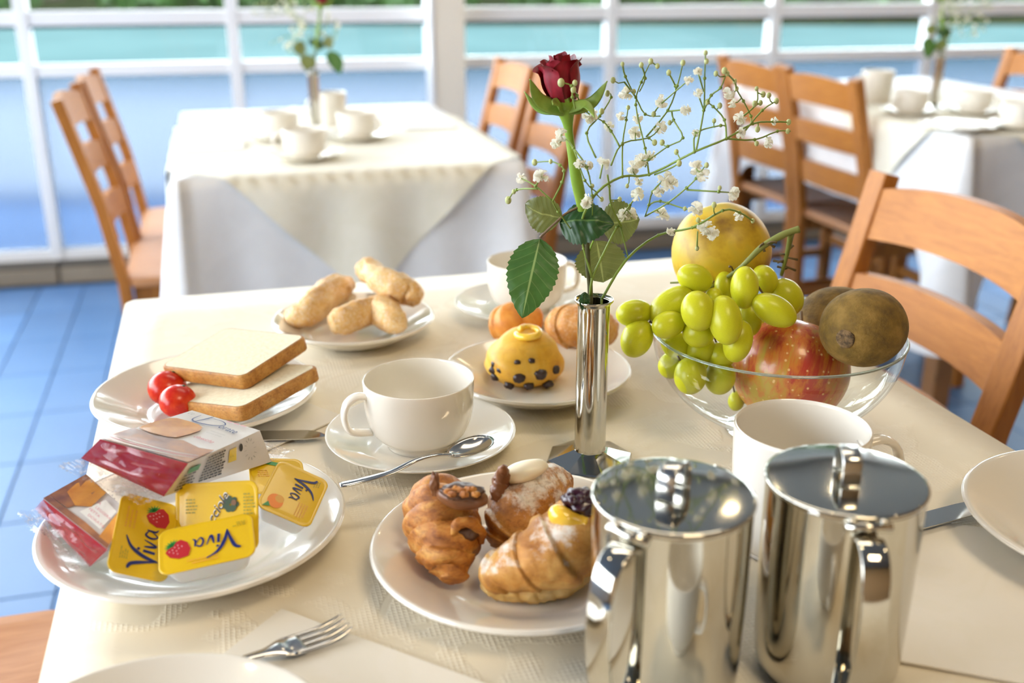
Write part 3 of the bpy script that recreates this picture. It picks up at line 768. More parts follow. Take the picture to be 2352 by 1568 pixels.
def fork():
    tip = unz(797, 1428, .757); tip.z = 0; root = unz(608, 1497, .757); root.z = 0
    d = (tip - root).normalized(); s = V((-d.y, d.x, 0)); L = (tip - root).length
    t_ = thing('fork', 'steel fork with tines pointing up right, tucked under the lower left plate', 'fork', (root.x, root.y, .7535))
    n1 = 8; tin = L * .60
    for k in range(4):
        o = (k - 1.5) * .0052; pts = [d * (L - tin - .006) + s * o * .98 + V((0, 0, .0012)), d * (L - tin * .6) + s * o + V((0, 0, .0005)), d * (L - tin * .25) + s * o + V((0, 0, .0018)), d * L + s * o * .95 + V((0, 0, .0046))]
        addmesh('tine', *sweep(smoothprof(pts, 4), [(a * .0015, b * .0009) for a, b in circ(8)], [1] * 9 + [.9, .75, .6, .35], up=(0, 0, 1)), 'steel_cutlery', t_)
    pts = [d * (L - tin + .002) + V((0, 0, .001)), d * (L - tin - .006) + V((0, 0, .0014)), d * (L * .2) + V((0, 0, .0022)), V((0, 0, .003)), d * -.015 + V((0, 0, .004)), d * -.03 + V((0, 0, .003)), d * -.10 + V((0, 0, .0012)), d * -.13 + V((0, 0, .001))]
    w = [.0098, .0098, .0085, .0040, .0028, .0028, .0042, .0035]
    P_ = smoothprof(pts, 4); ws = []
    for i in range(len(P_)): q = i / 4; a = int(min(q, 6)); ws.append((w[a] + (w[a + 1] - w[a]) * (q - a), 1))
    addmesh('handle', *sweep(P_, [(a, b * .0009) for a, b in circ(10)], ws, up=(0, 0, 1)), 'steel_cutlery', t_)
fork()
def knife(label, a, b, wd, blade_frac, z=.7515):
    A = unz(*a, z); B = unz(*b, z); A.z = B.z = 0; d = (B - A).normalized(); L = (B - A).length; s = V((-d.y, d.x, 0))
    t_ = thing('table_knife', label, 'knife', (A.x, A.y, z))
    nseg = 14; vs = []; fs = []
    for i in range(nseg + 1):
        u = i / nseg; x = L * (1 - blade_frac) + L * blade_frac * u
        w0 = wd * (1 if u < .72 else 1 - ((u - .72) / .28) ** 2.2 * .95); sh = 0 if u < .72 else wd * .5 * ((u - .72) / .28) ** 2
        for o, zz in ((-w0 / 2 - sh * .3, .0016), (w0 / 2 - sh * .3, .0016), (w0 / 2 - sh * .3, .0030), (-w0 / 2 - sh * .3, .0024)): vs.append(d * x + s * o + V((0, 0, zz)))
    for i in range(nseg):
        for k in range(4): l = (k + 1) % 4; q = i * 4; fs.append((q + k, q + 4 + k, q + 4 + l, q + l))
    fs.append((0, 1, 2, 3)[::-1]); fs.append(tuple(nseg * 4 + k for k in range(4)))
    addmesh('blade', vs, fs, 'steel_cutlery', t_, False)
    hl = L * (1 - blade_frac); pts = [V((0, 0, .003)), d * hl * .1 + V((0, 0, .003)), d * hl * .6 + V((0, 0, .003)), d * hl * 1.02 + V((0, 0, .0026))]
    addmesh('handle', *sweep(pts, [(a_ * wd * .42, b_ * .0024) for a_, b_ in circ(12)], [.6, .95, .85, .6], up=(0, 0, 1)), 'steel_cutlery', t_)
knife('steel knife tip showing between the rusk packet and the saucer', (330, 1012), (750, 1003), .016, .5)
p_ = V((.341, .654)); q_ = V((.225, .6085))
def proj(p):
    d = V(p) - CAM; z = d.dot(_fw); return (1176 + FPX * d.dot(_rt) / z, 784 - FPX * d.dot(_up) / z)
knife('steel knife right of the steel pots pointing at the crumb plate', proj((.222, .604, .753)), proj((.345, .658, .753)), .016, .86, .7530)

# ------------------------------------------------------------------ steel coffee pots
def strap(pts, sd, w, th):
    vs = []; fs = []; n = len(pts); m2 = 12
    for i, p in enumerate(pts):
        tg = (pts[min(i + 1, n - 1)] - pts[max(i - 1, 0)]).normalized(); nn = sd.cross(tg)
        for a, b in rrect(w, th, th * .8, 2): vs.append(p + sd * a + nn * b)
    for i in range(n - 1):
        for j in range(m2): l = (j + 1) % m2; fs.append((i * m2 + j, i * m2 + l, (i + 1) * m2 + l, (i + 1) * m2 + j))
    fs.append(tuple(range(m2))[::-1]); fs.append(tuple((n - 1) * m2 + j for j in range(m2))); return vs, fs
def pot(label, c, haz, kaz, H=.1125):
    t_ = thing('coffee_pot', label, 'coffee pot', (c[0], c[1], TZ + .0012))
    pr = [(.0002, .001), (.031, .001), (.035, .002), (.0375, .006), (.0386, .014), (.0392, .03), (.0398, .06), (.0400, .09), (.0400, H - .006), (.0400, H - .001), (.0390, H - .001), (.0390, H - .02), (.038, .02), (.034, .004), (.0002, .003)]
    addmesh('body', *lathe(smoothprof(pr, 5), 96), 'steel', t_)
    addmesh('lid', *lathe([(.0002, H + .0024), (.02, H + .0024), (.039, H + .00235), (.0400, H + .0023), (.0408, H + .0019), (.0410, H + .0012), (.0408, H + .0002), (.039, H - .0002), (.038, H - .003), (.0002, H - .003)], 96), 'steel', t_)
    k = V((cos(kaz), sin(kaz), 0))
    pts = smoothprof([k * .0105 + V((0, 0, H + .003)), k * .0105 + V((0, 0, H + .011)), k * .008 + V((0, 0, H + .0175)), k * -.001 + V((0, 0, H + .019)), k * -.008 + V((0, 0, H + .0165)), k * -.0105 + V((0, 0, H + .010)), k * -.010 + V((0, 0, H + .003))], 5)
    addmesh('lid_knob', *strap(pts, V((-k.y, k.x, 0)), .0048, .0008), 'steel_soft', t_)
    h = V((cos(haz), sin(haz), 0)); sd = V((-h.y, h.x, 0))
    hg = addmesh('hinge', *tube([h * .0425 - sd * .011 + V((0, 0, H - .002)), h * .0425 + sd * .011 + V((0, 0, H - .002))], .0024, 12), 'steel', t_)
    for q in (-1, 1): addmesh('hinge_lug', *bbox(0, 0, 0, .006, .004, .003, .0008), 'steel', hg).matrix_local = Matrix.Translation(h * .0402 + sd * .0075 * q + V((0, 0, H + .0005))) @ Matrix.Rotation(haz, 4, 'Z')
    zz = [(.0405, H - .010), (.047, H - .007), (.056, H - .010), (.062, H - .020), (.0655, H - .040), (.0645, H - .062), (.059, .030), (.050, .018), (.0382, .013)]
    pts = smoothprof([h * a + V((0, 0, z)) for a, z in zz], 5)
    # strap handle: width along sd
    vs = []; fs = []; n = len(pts)
    for i, p in enumerate(pts):
        tg = (pts[min(i + 1, n - 1)] - pts[max(i - 1, 0)]).normalized(); nn = sd.cross(tg)
        for a, b in rrect(.0068, .0010, .0008, 2): vs.append(p + sd * a + nn * b)
    m2 = 12
    for i in range(n - 1):
        for j in range(m2): l = (j + 1) % m2; fs.append((i * m2 + j, i * m2 + l, (i + 1) * m2 + l, (i + 1) * m2 + j))
    fs.append(tuple(range(m2))[::-1]); fs.append(tuple((n - 1) * m2 + j for j in range(m2)))
    addmesh('handle', vs, fs, 'steel', t_)
    sp = -h; pts = [sp * .038 + V((0, 0, H - .030)), sp * .046 + V((0, 0, H - .014)), sp * .052 + V((0, 0, H - .004))]
    addmesh('spout', *sweep(pts, [(a * .007, b * .005) for a, b in circ(14)], [1.3, 1, .7], caps=False), 'steel', t_)
    return t_
pot('steel coffee pot with its handle turned to the lower left, left of two', (.0805, .4636), radians(-128), radians(-122))
pot('steel coffee pot with its handle facing the viewer, right of two', (.1715, .480), radians(-92), radians(-96))

# ------------------------------------------------------------------ vase
def make_vase(label, loc):
    t_ = thing('bud_vase', label, 'vase', loc)
    addmesh('tube', *lathe(smoothprof([(.0123, .006), (.0121, .02), (.0119, .07), (.0120, .122), (.0128, .1275), (.0146, .130), (.0140, .1312), (.0120, .128), (.0112, .12), (.0110, .02), (.0002, .012)], 4), 64), 'steel', t_)
    vs, fs = lathe([(.0002, .010), (.0125, .0095), (.0150, .0085), (.0335, .0022), (.0345, .0010), (.0335, 0), (.0002, 0)], 8, radians(12)); addmesh('base', vs, fs, 'steel', t_, False)
    return t_
VX, VY = .0605, .735
make_vase('slim polished steel bud vase holding the red rose', (VX, VY, TZ))

# ------------------------------------------------------------------ rose
def make_rose(label):
    t_ = thing('red_rose', label, 'rose', (VX, VY, TZ)); O = V((VX, VY, TZ))
    D = .725
    def q(px, py, d=D): return und(px, py, d) - O
    # stem
    st = [V((0.0, 0, .02)), q(1356, 690, .735), q(1351, 620, .733), q(1347, 550, .73)]
    addmesh('stem_lower', *tube(smoothprof(st, 4), [.0021] * 13, 10), 'rose_stem_dark', t_)
    st = [q(1347, 550, .73), q(1336, 470, .727), q(1322, 400), q(1310, 330), q(1304, 280), q(1300, 250)]
    addmesh('stem_upper', *tube(smoothprof(st, 4), [.0023, .0026, .0030, .0034, .0037, .004, .0042, .0042, .0040, .0037, .0033, .0031, .003, .003, .003, .0033, .0040, .0048, .0058, .0066, .0072][:21], 12), 'rose_stem', t_)
    base = q(1300, 245); top = q(1282, 122); ax = (top - base).normalized(); H = (top - base).length; a1 = V((1, 0, 0)) - ax * ax.x; a1.normalize(); a2 = ax.cross(a1)
    # receptacle
    T = Matrix.Translation(base) @ Matrix((a1, a2, ax)).transposed().to_4x4()
    # petals, wrapped outwards
    NP = 15
    for i in range(NP):
        f = i / (NP - 1); r0 = .0025 + .0115 * f ** .8; a0 = i * 2.399; span = (1.15 - .15 * f) if i > 3 else 1.5; hh = H * (1.0 - .10 * f) * (1 + .03 * sin(i * 5)); nu, nv = 12, 12
        vs = []; fs = []
        for a in range(nu + 1):
            u = a / nu * 2 - 1
            for b in range(nv + 1):
                v = b / nv
                prof = .42 + .62 * sin(min(v * 1.25, 1) * pi / 2) - .16 * v * v
                flare = .0022 * f * max(0, v - .78) / .22 * (1 + .6 * sin(a0))
                rr = r0 * prof + flare + .0012 * (u * u) * f + noise.noise(V((u * 2, v * 3, i))) * .0010
                th = a0 + u * span * (1 - .12 * v)
                z = hh * v * (1 - .13 * abs(u) ** 3) + .0004 * sin(u * 6 + i) * v
                if f > .4 and v > .86: z -= (v - .86) * .02 * f; rr += (v - .86) * .016 * f
                vs.append(T @ V((rr * cos(th), rr * sin(th) * .92, z)))
        for a in range(nu):
            for b in range(nv): k = a * (nv + 1) + b; fs.append((k, k + nv + 1, k + nv + 2, k + 1))
        addmesh('petal', vs, fs, 'rose_petal', t_)
    addmesh('calyx', *ell(.0078, .0078, .0085, 20, 12, lambda v: T @ (v + V((0, 0, .002)))), 'rose_stem', t_)
    # sepals: tip pixels
    for (px, py), w, mid, dd in (((1217, 182), .0062, (1242, 232), .71), ((1204, 210), .0035, (1240, 250), .735), ((1395, 186), .0048, (1358, 236), .715), ((1366, 270), .0042, (1345, 240), .700), ((1270, 240), .005, (1280, 238), .705)):
        b0 = q(1300, 252, .722); tp = q(px, py, dd); md = q(mid[0], mid[1], (dd + D) / 2)
        P_ = smoothprof([b0, md, tp], 8); n = len(P_)
        sc_ = [(max(.08, sin(pi * (.18 + .82 * i / (n - 1)) ** .8)) if i else .5, 1) for i in range(n)]
        addmesh('sepal', *sweep(P_, [(a * w, b * .0005) for a, b in circ(8)], sc_, up=(0.15, -.8, .5)), 'sepal', t_)
    # leaves
    def leaf(name, b, tp, w, mt, dd0, dd1, face=(0, -1, .35), fold=.25, droop=.006, skew=0):
        B = q(*b, dd0); Tp = q(*tp, dd1); ax_ = Tp - B; L = ax_.length; ax_.normalize(); nn = V(face) - ax_ * V(face).dot(ax_); nn.normalize(); sd = ax_.cross(nn)
        nu, nv = 40, 10; vs = []; fs = []; uv = []
        for i in range(nu + 1):
            t0 = i / nu; wv = w * (sin(pi * t0 ** .78) ** .75 if 0 < t0 < 1 else 0) + .0001
            ser = 1 + (.13 * ((t0 * 13.3) % 1) if 0.05 < t0 < .97 else 0)
            for j in range(nv + 1):
                s_ = j / nv * 2 - 1; e = ser if abs(s_) > .95 else 1
                x = s_ * wv * e * (1 + skew * s_)
                h_ = -fold * abs(x) + noise.noise(V((t0 * 5, s_ * 2, w * 999))) * .0018 - droop * (t0 - .5) ** 2 * 4 + .00022 * sin(t0 * 46 - abs(s_) * 8)
                vs.append(B + ax_ * L * t0 + sd * x + nn * (h_ + .0)); uv.append((t0, s_))
        for i in range(nu):
            for j in range(nv): k = i * (nv + 1) + j; fs.append((k, k + 1, k + nv + 2, k + nv + 1))
        addmesh(name, vs, fs, mt, t_, uv=uv)
    leaf('leaf', (1240, 544), (1199, 728), .0168, 'rose_leaf', .725, .700, (0, -.8, .6), .15)
    leaf('leaf', (1284, 505), (1199, 474), .0130, 'rose_leaf_under', .725, .735, (0, -.9, -.2), -.1)
    leaf('leaf', (1282, 504), (1408, 506), .0150, 'rose_leaf_dark', .722, .712, (0, -.8, .6), .3)
    leaf('leaf', (1372, 560), (1410, 655) if 0 else (1388, 656), .0170, 'rose_leaf_under', .745, .75, (0, -1, 0), .05)
    leaf('leaf', (1385, 515), (1474, 505), .0150, 'rose_leaf_under', .75, .755, (0, -.9, .1), .1)
    leaf('leaf', (1345, 672), (1400, 700) if 0 else (1340, 716), .0035, 'rose_leaf_dark', .725, .722, (0, -1, .2), .3)
    addmesh('leaf_stalk', *tube(smoothprof([q(1340, 470, .727), q(1300, 490, .725), q(1285, 503, .724), q(1262, 524, .724), q(1240, 545, .724)], 4), .0009, 6), 'stem_brown', t_)
    addmesh('leaf_stalk', *tube(smoothprof([q(1349, 590, .733), q(1360, 560, .738), q(1372, 535, .745), q(1388, 515, .75)], 4), .0008, 6), 'rose_stem', t_)
    return t_
ROSE = make_rose('deep red rosebud with green sepals and leaves in the breakfast table vase')

# ------------------------------------------------------------------ baby's breath
LINES = [[(650, 1400), (780, 1190), (950, 1060), (1130, 1020), (1290, 930), (1380, 940), (1450, 985)], [(590, 1400), (600, 1290), (650, 1180), (730, 1020), (750, 1010), (700, 900), (690, 800), (680, 740)],
 [(750, 1010), (790, 1180)], [(600, 1290), (555, 1130), (540, 1000), (620, 840), (760, 750), (900, 740), (1140, 620), (1310, 550), (1450, 470), (1560, 460), (1640, 462)],
 [(900, 740), (880, 600), (830, 370), (860, 250), (910, 140)], [(885, 540), (1000, 400), (1050, 270), (1080, 150)], [(1150, 610), (1190, 400), (1195, 230), (1200, 95)], [(1190, 400), (1230, 320), (1280, 280), (1310, 200)],
 [(760, 750), (760, 580), (780, 450), (790, 385)], [(700, 690), (760, 575), (900, 545), (960, 490)], [(745, 590), (700, 510), (660, 460), (600, 430)], [(620, 650), (570, 520), (640, 430), (700, 330), (680, 300)],
 [(390, 880), (440, 780), (450, 720), (430, 690), (380, 670), (295, 675)], [(390, 880), (300, 800), (225, 760)], [(390, 880), (420, 935), (540, 1100)], [(310, 815), (200, 820), (155, 875)], [(300, 800), (330, 750)],
 [(880, 960), (1000, 890), (1100, 810), (1150, 760), (1200, 690)], [(1100, 820), (1270, 830), (1350, 835)], [(1310, 550), (1300, 450), (1240, 380), (1210, 358)], [(1320, 550), (1460, 555), (1580, 510), (1650, 510)],
 [(1400, 520), (1500, 400), (1575, 350)], [(1400, 430), (1470, 365), (1475, 285)], [(1310, 200), (1355, 250), (1365, 290), (1400, 350), (1440, 430), (1440, 470)], [(500, 600), (570, 700), (600, 850), (600, 1000)],
 [(435, 530), (500, 600), (560, 770), (620, 830)], [(770, 250), (830, 330), (880, 420), (960, 430)], [(760, 155), (775, 220), (830, 330)], [(860, 160), (880, 230), (850, 300)], [(1005, 200), (1040, 270), (1040, 300)],
 [(905, 640), (880, 700)], [(985, 760), (920, 830), (900, 900), (880, 960)], [(840, 845), (800, 900), (765, 950)], [(930, 740), (1060, 680), (1045, 620)], [(1140, 620), (1150, 520), (1280, 480), (1310, 490)],
 [(900, 900), (960, 880), (1090, 920), (1150, 920)], [(960, 1055), (1020, 1040)], [(1130, 1020), (1200, 1020)], [(1020, 400), (1030, 450), (1080, 545), (1000, 590), (900, 660), (860, 665)], [(510, 390), (495, 330), (490, 270), (435, 253)], [(1000, 405), (1095, 395)],
 [(925, 420), (960, 370), (1110, 240)], [(600, 430), (560, 400), (540, 380)], [(540, 380), (520, 320), (500, 290)], [(1160, 310), (1190, 400)], [(1160, 195), (1190, 300)], [(640, 760), (655, 690)], [(570, 700), (535, 680)], [(1155, 1130), (1158, 1040)]]
FLO = [(780, 310, 40), (590, 430, 40), (690, 485, 28), (750, 430, 25), (840, 445, 30), (830, 520, 38), (965, 355, 35), (1095, 395, 30), (1110, 240, 25), (1160, 195, 22), (1160, 310, 25), (960, 490, 35), (1320, 310, 32), (1340, 360, 25), (1380, 440, 35), (1385, 520, 28), (1565, 455, 22), (1535, 570, 28), (1150, 520, 22), (435, 530, 35), (405, 575, 28), (330, 750, 40), (225, 760, 28), (535, 680, 30), (580, 695, 25), (655, 680, 35), (815, 700, 38), (860, 665, 38), (910, 640, 28), (845, 770, 28), (985, 760, 42), (1015, 790, 40), (840, 845, 38), (955, 830, 30), (575, 880, 38), (765, 950, 38), (805, 950, 38), (970, 955, 42), (1150, 920, 38), (1150, 705, 38), (1185, 740, 35), (1345, 840, 38), (1375, 960, 28), (1200, 1020, 42), (1235, 1050, 38), (1020, 1040, 28)]
BUD = [(760, 155), (860, 160), (910, 140), (945, 165), (1005, 200), (1080, 148), (1200, 95), (1205, 140), (1300, 190), (1315, 205), (1255, 205), (1355, 245), (1365, 285), (1470, 285), (1505, 315), (1535, 320), (1575, 350), (1460, 365), (1490, 360), (1640, 462), (1635, 510), (1470, 575), (1475, 500), (710, 240), (680, 310), (820, 300), (925, 420), (1010, 465), (930, 570), (970, 570), (790, 385), (650, 405), (295, 675), (380, 670), (155, 875), (185, 830), (1205, 690), (1045, 620), (1275, 810), (1245, 900), (1450, 985), (1160, 980), (1155, 1130), (1210, 355), (1275, 375), (1245, 455), (1090, 920), (650, 870), (745, 870), (785, 800), (600, 800), (435, 253), (508, 255), (500, 290), (1060, 680)]
def make_gyp(label):
    t_ = thing('gypsophila_spray', label, 'flowers', (VX, VY, TZ)); O = V((VX, VY, TZ))
    def q(x, y):
        px = 1100 + x / 2.305; py = 80 + y / 2.305
        f = min(1, max(0, (1400 - y) / 500)); d = .735 + f * (.022 * sin(px / 55) + .02 * cos(py / 48 + 1) - .012)
        if x < 520 and y < 600: d = .705
        return und(px, py, d) - O
    mm = M(); nodes = []
    for L in LINES:
        pts = [q(*p) for p in L]; nodes += [(x, y) for x, y in L]
        # denser for nearest link
        for a, b in zip(L, L[1:]): nodes += [(a[0] + (b[0] - a[0]) * k / 4, a[1] + (b[1] - a[1]) * k / 4) for k in (1, 2, 3)]
        P_ = smoothprof(pts, 3); thick = L[0][1] > 1200 or len(L) > 8
        r0 = .0011 if thick else .0007
        mm.add(*tube(P_, [r0 * (1 - .45 * i / len(P_)) for i in range(len(P_))], 5))
        for p in pts[1:-1]: mm.add(*ell(.0013, .0013, .0013, 6, 4, lambda v, p=p: v + p))
    for x, y in [(a, b) for a, b, c in FLO] + BUD:
        n = min(nodes, key=lambda k: (k[0] - x) ** 2 + (k[1] - y) ** 2 + 1e-3)
        if (n[0] - x) ** 2 + (n[1] - y) ** 2 > 25:
            m_ = ((n[0] + x) / 2 + (y - n[1]) * .08, (n[1] + y) / 2 - (x - n[0]) * .08 + 6)
            mm.add(*tube([q(*n), q(*m_), q(x, y)], [.0005, .00042, .0004], 5))
    # stems inside the vase
    mm.add(*tube([q(650, 1400), V((.003, 0, .03))], .001, 5)); mm.add(*tube([q(590, 1400), V((-.003, 0, .03))], .001, 5))
    mm.build('stem', 'gyp_green', t_)
    rnd = random.Random(3)
    fm = []
    for k in range(4):
        vs = []; fs = []
        for i in range(22):
            dirn = V((rnd.gauss(0, 1), rnd.gauss(0, 1), rnd.gauss(0, 1) + .3)).normalized(); s = V((rnd.gauss(0, 1), rnd.gauss(0, 1), rnd.gauss(0, 1))); s = (s - dirn * s.dot(dirn)).normalized(); l_ = rnd.uniform(.75, 1.05); b = len(vs); n_ = dirn.cross(s)
            for a, w_, h_ in ((0.05, .05, 0), (.5, .22, .1), (.85, .36, .02), (1, .22, -.12)):
                vs += [dirn * a * l_ - s * w_ + n_ * h_, dirn * a * l_ + s * w_ + n_ * (h_ + .05)]
            fs += [(b + 2 * j, b + 2 * j + 1, b + 2 * j + 3, b + 2 * j + 2) for j in range(3)]
        fm.append((vs, fs))
    meshes = []
    for i, (x, y, s) in enumerate(FLO):
        r = s / 2.305 * .77 / FPX * 1.06
        if i < 4: o = addmesh('flower', fm[i][0], fm[i][1], 'gyp_petal', t_, False); meshes.append(o.data)
        else: o = bpy.data.objects.new('flower', meshes[i % 4]); COL.objects.link(o); o.parent = t_
        o.location = q(x, y); o.scale = (r, r, r); o.rotation_euler = (rnd.uniform(0, 6), rnd.uniform(0, 6), rnd.uniform(0, 6))
    bmesh_ = None
    for i, (x, y) in enumerate(BUD):
        if not bmesh_: o = addmesh('bud', *ell(1, 1, 1.25, 10, 8), 'gyp_bud', t_); bmesh_ = o.data
        else: o = bpy.data.objects.new('bud', bmesh_); COL.objects.link(o); o.parent = t_
        s = rnd.uniform(.0013, .0019) * (1.35 if y in (253, 675, 875) else 1); o.location = q(x, y); o.scale = (s, s, s)
    return t_
GYP = make_gyp('airy spray of white gypsophila beside the red rose in the breakfast table vase')
for loc, a, where in (((-.436, 2.35, TZ + .004), radians(175), 'on the table behind, among its four cups'), ((1.112, 2.80, TZ + .004), radians(8), 'on the right-hand table near the far chair')):
    v2 = make_vase('slim steel bud vase ' + where, loc) if 0 else dup(bpy.data.objects['bud_vase'], loc, 0, 'slim steel bud vase ' + where)
    dup(ROSE, loc, a, 'red rose in the vase ' + where)
    dup(GYP, loc, a if a < 1 else radians(150), 'gypsophila spray in the vase ' + where)

# ------------------------------------------------------------------ fruit bowl
BC = V((.2125, .79, TZ)); BR = .0992; BH = .0865
def bowl():
    t_ = thing('fruit_bowl', 'clear glass bowl full of fruit', 'bowl', tuple(BC))
    pr = []
    for i in range(25):
        a = radians(90 * i / 24); pr.append((.036 * 0 + BR * sin(a) ** .92 if i else .0002, .004 + (BH - .004) * (1 - cos(a)) ** .98))
    pr = [(r if i else .0002, z) for i, (r, z) in enumerate(pr)]
    addmesh('glass_body', *lathe(pr, 96), 'bowl_glass', t_)
    addmesh('rim', *lathe([(BR + .0013 * cos(k * pi / 4), BH + .0011 * sin(k * pi / 4)) for k in range(9)], 96), 'rim_glass', t_)
    addmesh('foot', *lathe([(.0002, .0005), (.034, .0), (.036, .0012), (.034, .003), (.03, .004)], 48), 'bowl_glass', t_)
bowl()
def fruit(name, label, cat, c, rx, ry, rz, mt, rot=(0, 0, 0), fn=None, ns=48, nr=32):
    t_ = thing(name, label, cat, tuple(c), rot=rot); addmesh('skin', *ell(rx, ry, rz, ns, nr, fn), mt, t_); return t_
def dimple(r, depth=.16, sharp=3.5):
    def f(v):
        u = v.z / r; rad = sqrt(v.x ** 2 + v.y ** 2) / r
        z = v.z * (1 - .0) - (depth * r * exp(-(rad * sharp) ** 2) if u > 0 else -depth * .8 * r * exp(-(rad * sharp) ** 2))
        k = 1 + .05 * (u + .2); return V((v.x * k, v.y * k, z)) * (1 + nz(v, 22, .02))
    return f
ra = .0464
ap = fruit('apple', 'red and yellow streaked apple inside the glass bowl', 'apple', und(1814, 853, .785), ra, ra, ra * .93, 'apple_skin', (radians(30), radians(14), 2.2), dimple(ra))
addmesh('stalk', *tube([(0, 0, ra * .7), (.001, 0, ra * .95), (.003, .001, ra * 1.1)], .0012, 6), 'stem_brown', ap)
rp = .0405
pe = fruit('yellow_quince', 'large mottled yellow round fruit on top of the bowl', 'fruit', und(1655, 576, .835), rp, rp * .98, rp, 'pear_skin', (radians(160), radians(-20), 0), lambda v: dimple(rp, .12)(v) * (1 + .0 * v.z))
addmesh('calyx_end', *ell(.004, .004, .003, 10, 6, lambda v: v + V((0, 0, rp * .86))), 'stem_brown', pe)
def kiwi(label, c, r, tgt, mt='kiwi_skin'):
    d = (tgt - c).normalized(); rot = d.to_track_quat('Z', 'Y').to_euler(); t_ = fruit('kiwi', label, 'kiwi', c, r * .98, r * .93, r * 1.10, mt, rot, lambda v: v * (1 + nz(v, 30, .035)) * (1 + .05 * max(0, v.z / r)))
    be = addmesh('blossom_end', *ell(.0072, .0072, .0024, 20, 8, lambda v: V((v.x, v.y, v.z * (1 - .0) - .0016 * exp(-((v.x ** 2 + v.y ** 2) / .000006)))) * (1 + nz(v, 900, .12)) + V((0, 0, r * 1.13))), 'kiwi_end', t_)
    for k in range(7):
        a = k * .9; addmesh('sepal_tuft', *tube([V((.003 * cos(a), .003 * sin(a), r * 1.13)), V((.0045 * cos(a), .0045 * sin(a), r * 1.155)), V((.002 * cos(a + .5), .002 * sin(a + .5), r * 1.165))], [.0007, .0006, .0002], 5), 'kiwi_end', be)
    return t_
kc = und(1984, 752, .745); kiwi('brown kiwi with its button end showing, leaning over the bowl rim', kc, .0318, und(1921, 784, .7105) + V((0, -.004, 0)))
kc2 = und(1924, 738, .825); kiwi('brown kiwi mostly hidden behind the other kiwi', kc2, .0315, kc2 + V((-.2, .3, -.1)))
GR = [(155, 725, 108, 80, 8, .765), (175, 890, 118, 92, 65, .755), (395, 680, 150, 98, 35, .765), (375, 800, 100, 82, 20, .75), (570, 715, 120, 100, 100, .735), (545, 500, 108, 82, -20, .775), (868, 565, 126, 82, 90, .755), (1000, 510, 88, 72, 120, .785), (745, 775, 148, 98, 98, .73), (1055, 705, 142, 88, -28, .745), (1130, 620, 118, 100, -55, .785), (570, 850, 95, 90, 0, .748), (825, 910, 126, 84, 75, .738), (900, 760, 110, 75, 90, .775), (740, 560, 92, 60, 90, .79), (430, 930, 100, 80, -30, .772), (580, 960, 95, 88, 0, .768), (520, 1130, 112, 96, 85, .752), (710, 1140, 104, 90, 80, .760), (715, 995, 85, 80, 0, .765), (400, 1060, 85, 78, 40, .775), (670, 630, 60, 55, 90, .775), (1000, 800, 90, 62, 0, .80), (815, 1290, 60, 48, 80, .79), (620, 1060, 85, 80, 0, .79), (640, 400, 50, 50, 0, .81)]
def grapes():
    O = und(1640, 720, .78); t_ = thing('grape_bunch', 'bunch of green grapes spilling over the left side of the glass bowl', 'grapes', tuple(O))
    def q(x, y, d): return und(1400 + x / 2.8, 460 + y / 2.8, d) - O
    base = None; st = M(); stemz = [q(1220, 185, .775), q(1130, 215, .775), q(980, 300, .775), q(850, 425, .775), q(700, 530, .795), q(560, 590, .785), q(400, 640, .80), q(270, 770, .785)]
    st.add(*tube(smoothprof(stemz, 4), [.0030, .0028, .0026, .0026, .0028, .003, .0028, .0026, .0026, .0024, .0022, .002, .0018, .0017, .0016, .0015, .0014, .0013, .0012] + [.001] * 10, 8))
    st.add(*tube(smoothprof([q(1170, 205, .776), q(1145, 330, .79), q(1105, 480, .80)], 4), [.0026, .0024, .0022, .002, .0018, .0017, .0016, .0015, .0014], 8))
    st.add(*tube([q(640, 560, .79), q(600, 520, .79), q(390, 530, .79)], [.0012, .0010, .0008], 6))
    st.add(*tube([q(560, 590, .785), q(450, 560, .785)], [.0012, .0014], 6))
    st.build('stalk', 'grape_stem', t_)
    tw = M()
    rnd = random.Random(5)
    hub = [V(p) for p in smoothprof(stemz[2:], 3)]
    mesh = None
    for i, (x, y, a, b, ang, d) in enumerate(GR):
        z_ = d / cos(0) ; c = q(x, y, d); dep = (c + O - CAM).dot(_fw); s = dep / FPX / 2.8
        if not mesh: o = addmesh('grape', *ell(.85, .85, 1, 28, 18, lambda v: v * (1 + .03 * v.z)), 'grape_skin', t_); mesh = o.data
        else: o = bpy.data.objects.new('grape', mesh); COL.objects.link(o); o.parent = t_
        axd = _rt * cos(radians(ang)) + _up * sin(radians(ang)) + _fw * rnd.uniform(-.15, .15)
        o.location = c; o.rotation_euler = axd.normalized().to_track_quat('Z', 'Y').to_euler(); s *= 1.1; sb = b * s / .85; o.scale = (sb, sb, a * s)
        h_ = min(hub, key=lambda k: (k - c).length); tw.add(*tube([c, c.lerp(h_, .5) + V((0, 0, .002)), h_], [.0008, .0008, .0011], 5))
    for k in range(14):
        h_ = hub[rnd.randrange(len(hub))]; e = h_ + V((rnd.uniform(-.010, .010), rnd.uniform(-.006, 0), rnd.uniform(-.004, .008))); tw.add(*tube([h_, h_.lerp(e, .6) + V((0, 0, .002)), e], [.0007, .0006, .0012], 5))
    for k in range(8):
        h_ = q(1143, 330, .79).lerp(q(1105, 470, .80), k / 8); e = h_ + V((rnd.choice((-1, 1)) * rnd.uniform(.004, .010), 0, rnd.uniform(-.006, .006))); tw.add(*tube([h_, e], [.0006, .0011], 5))
    tw.build('twigs', 'twig', t_)
grapes()

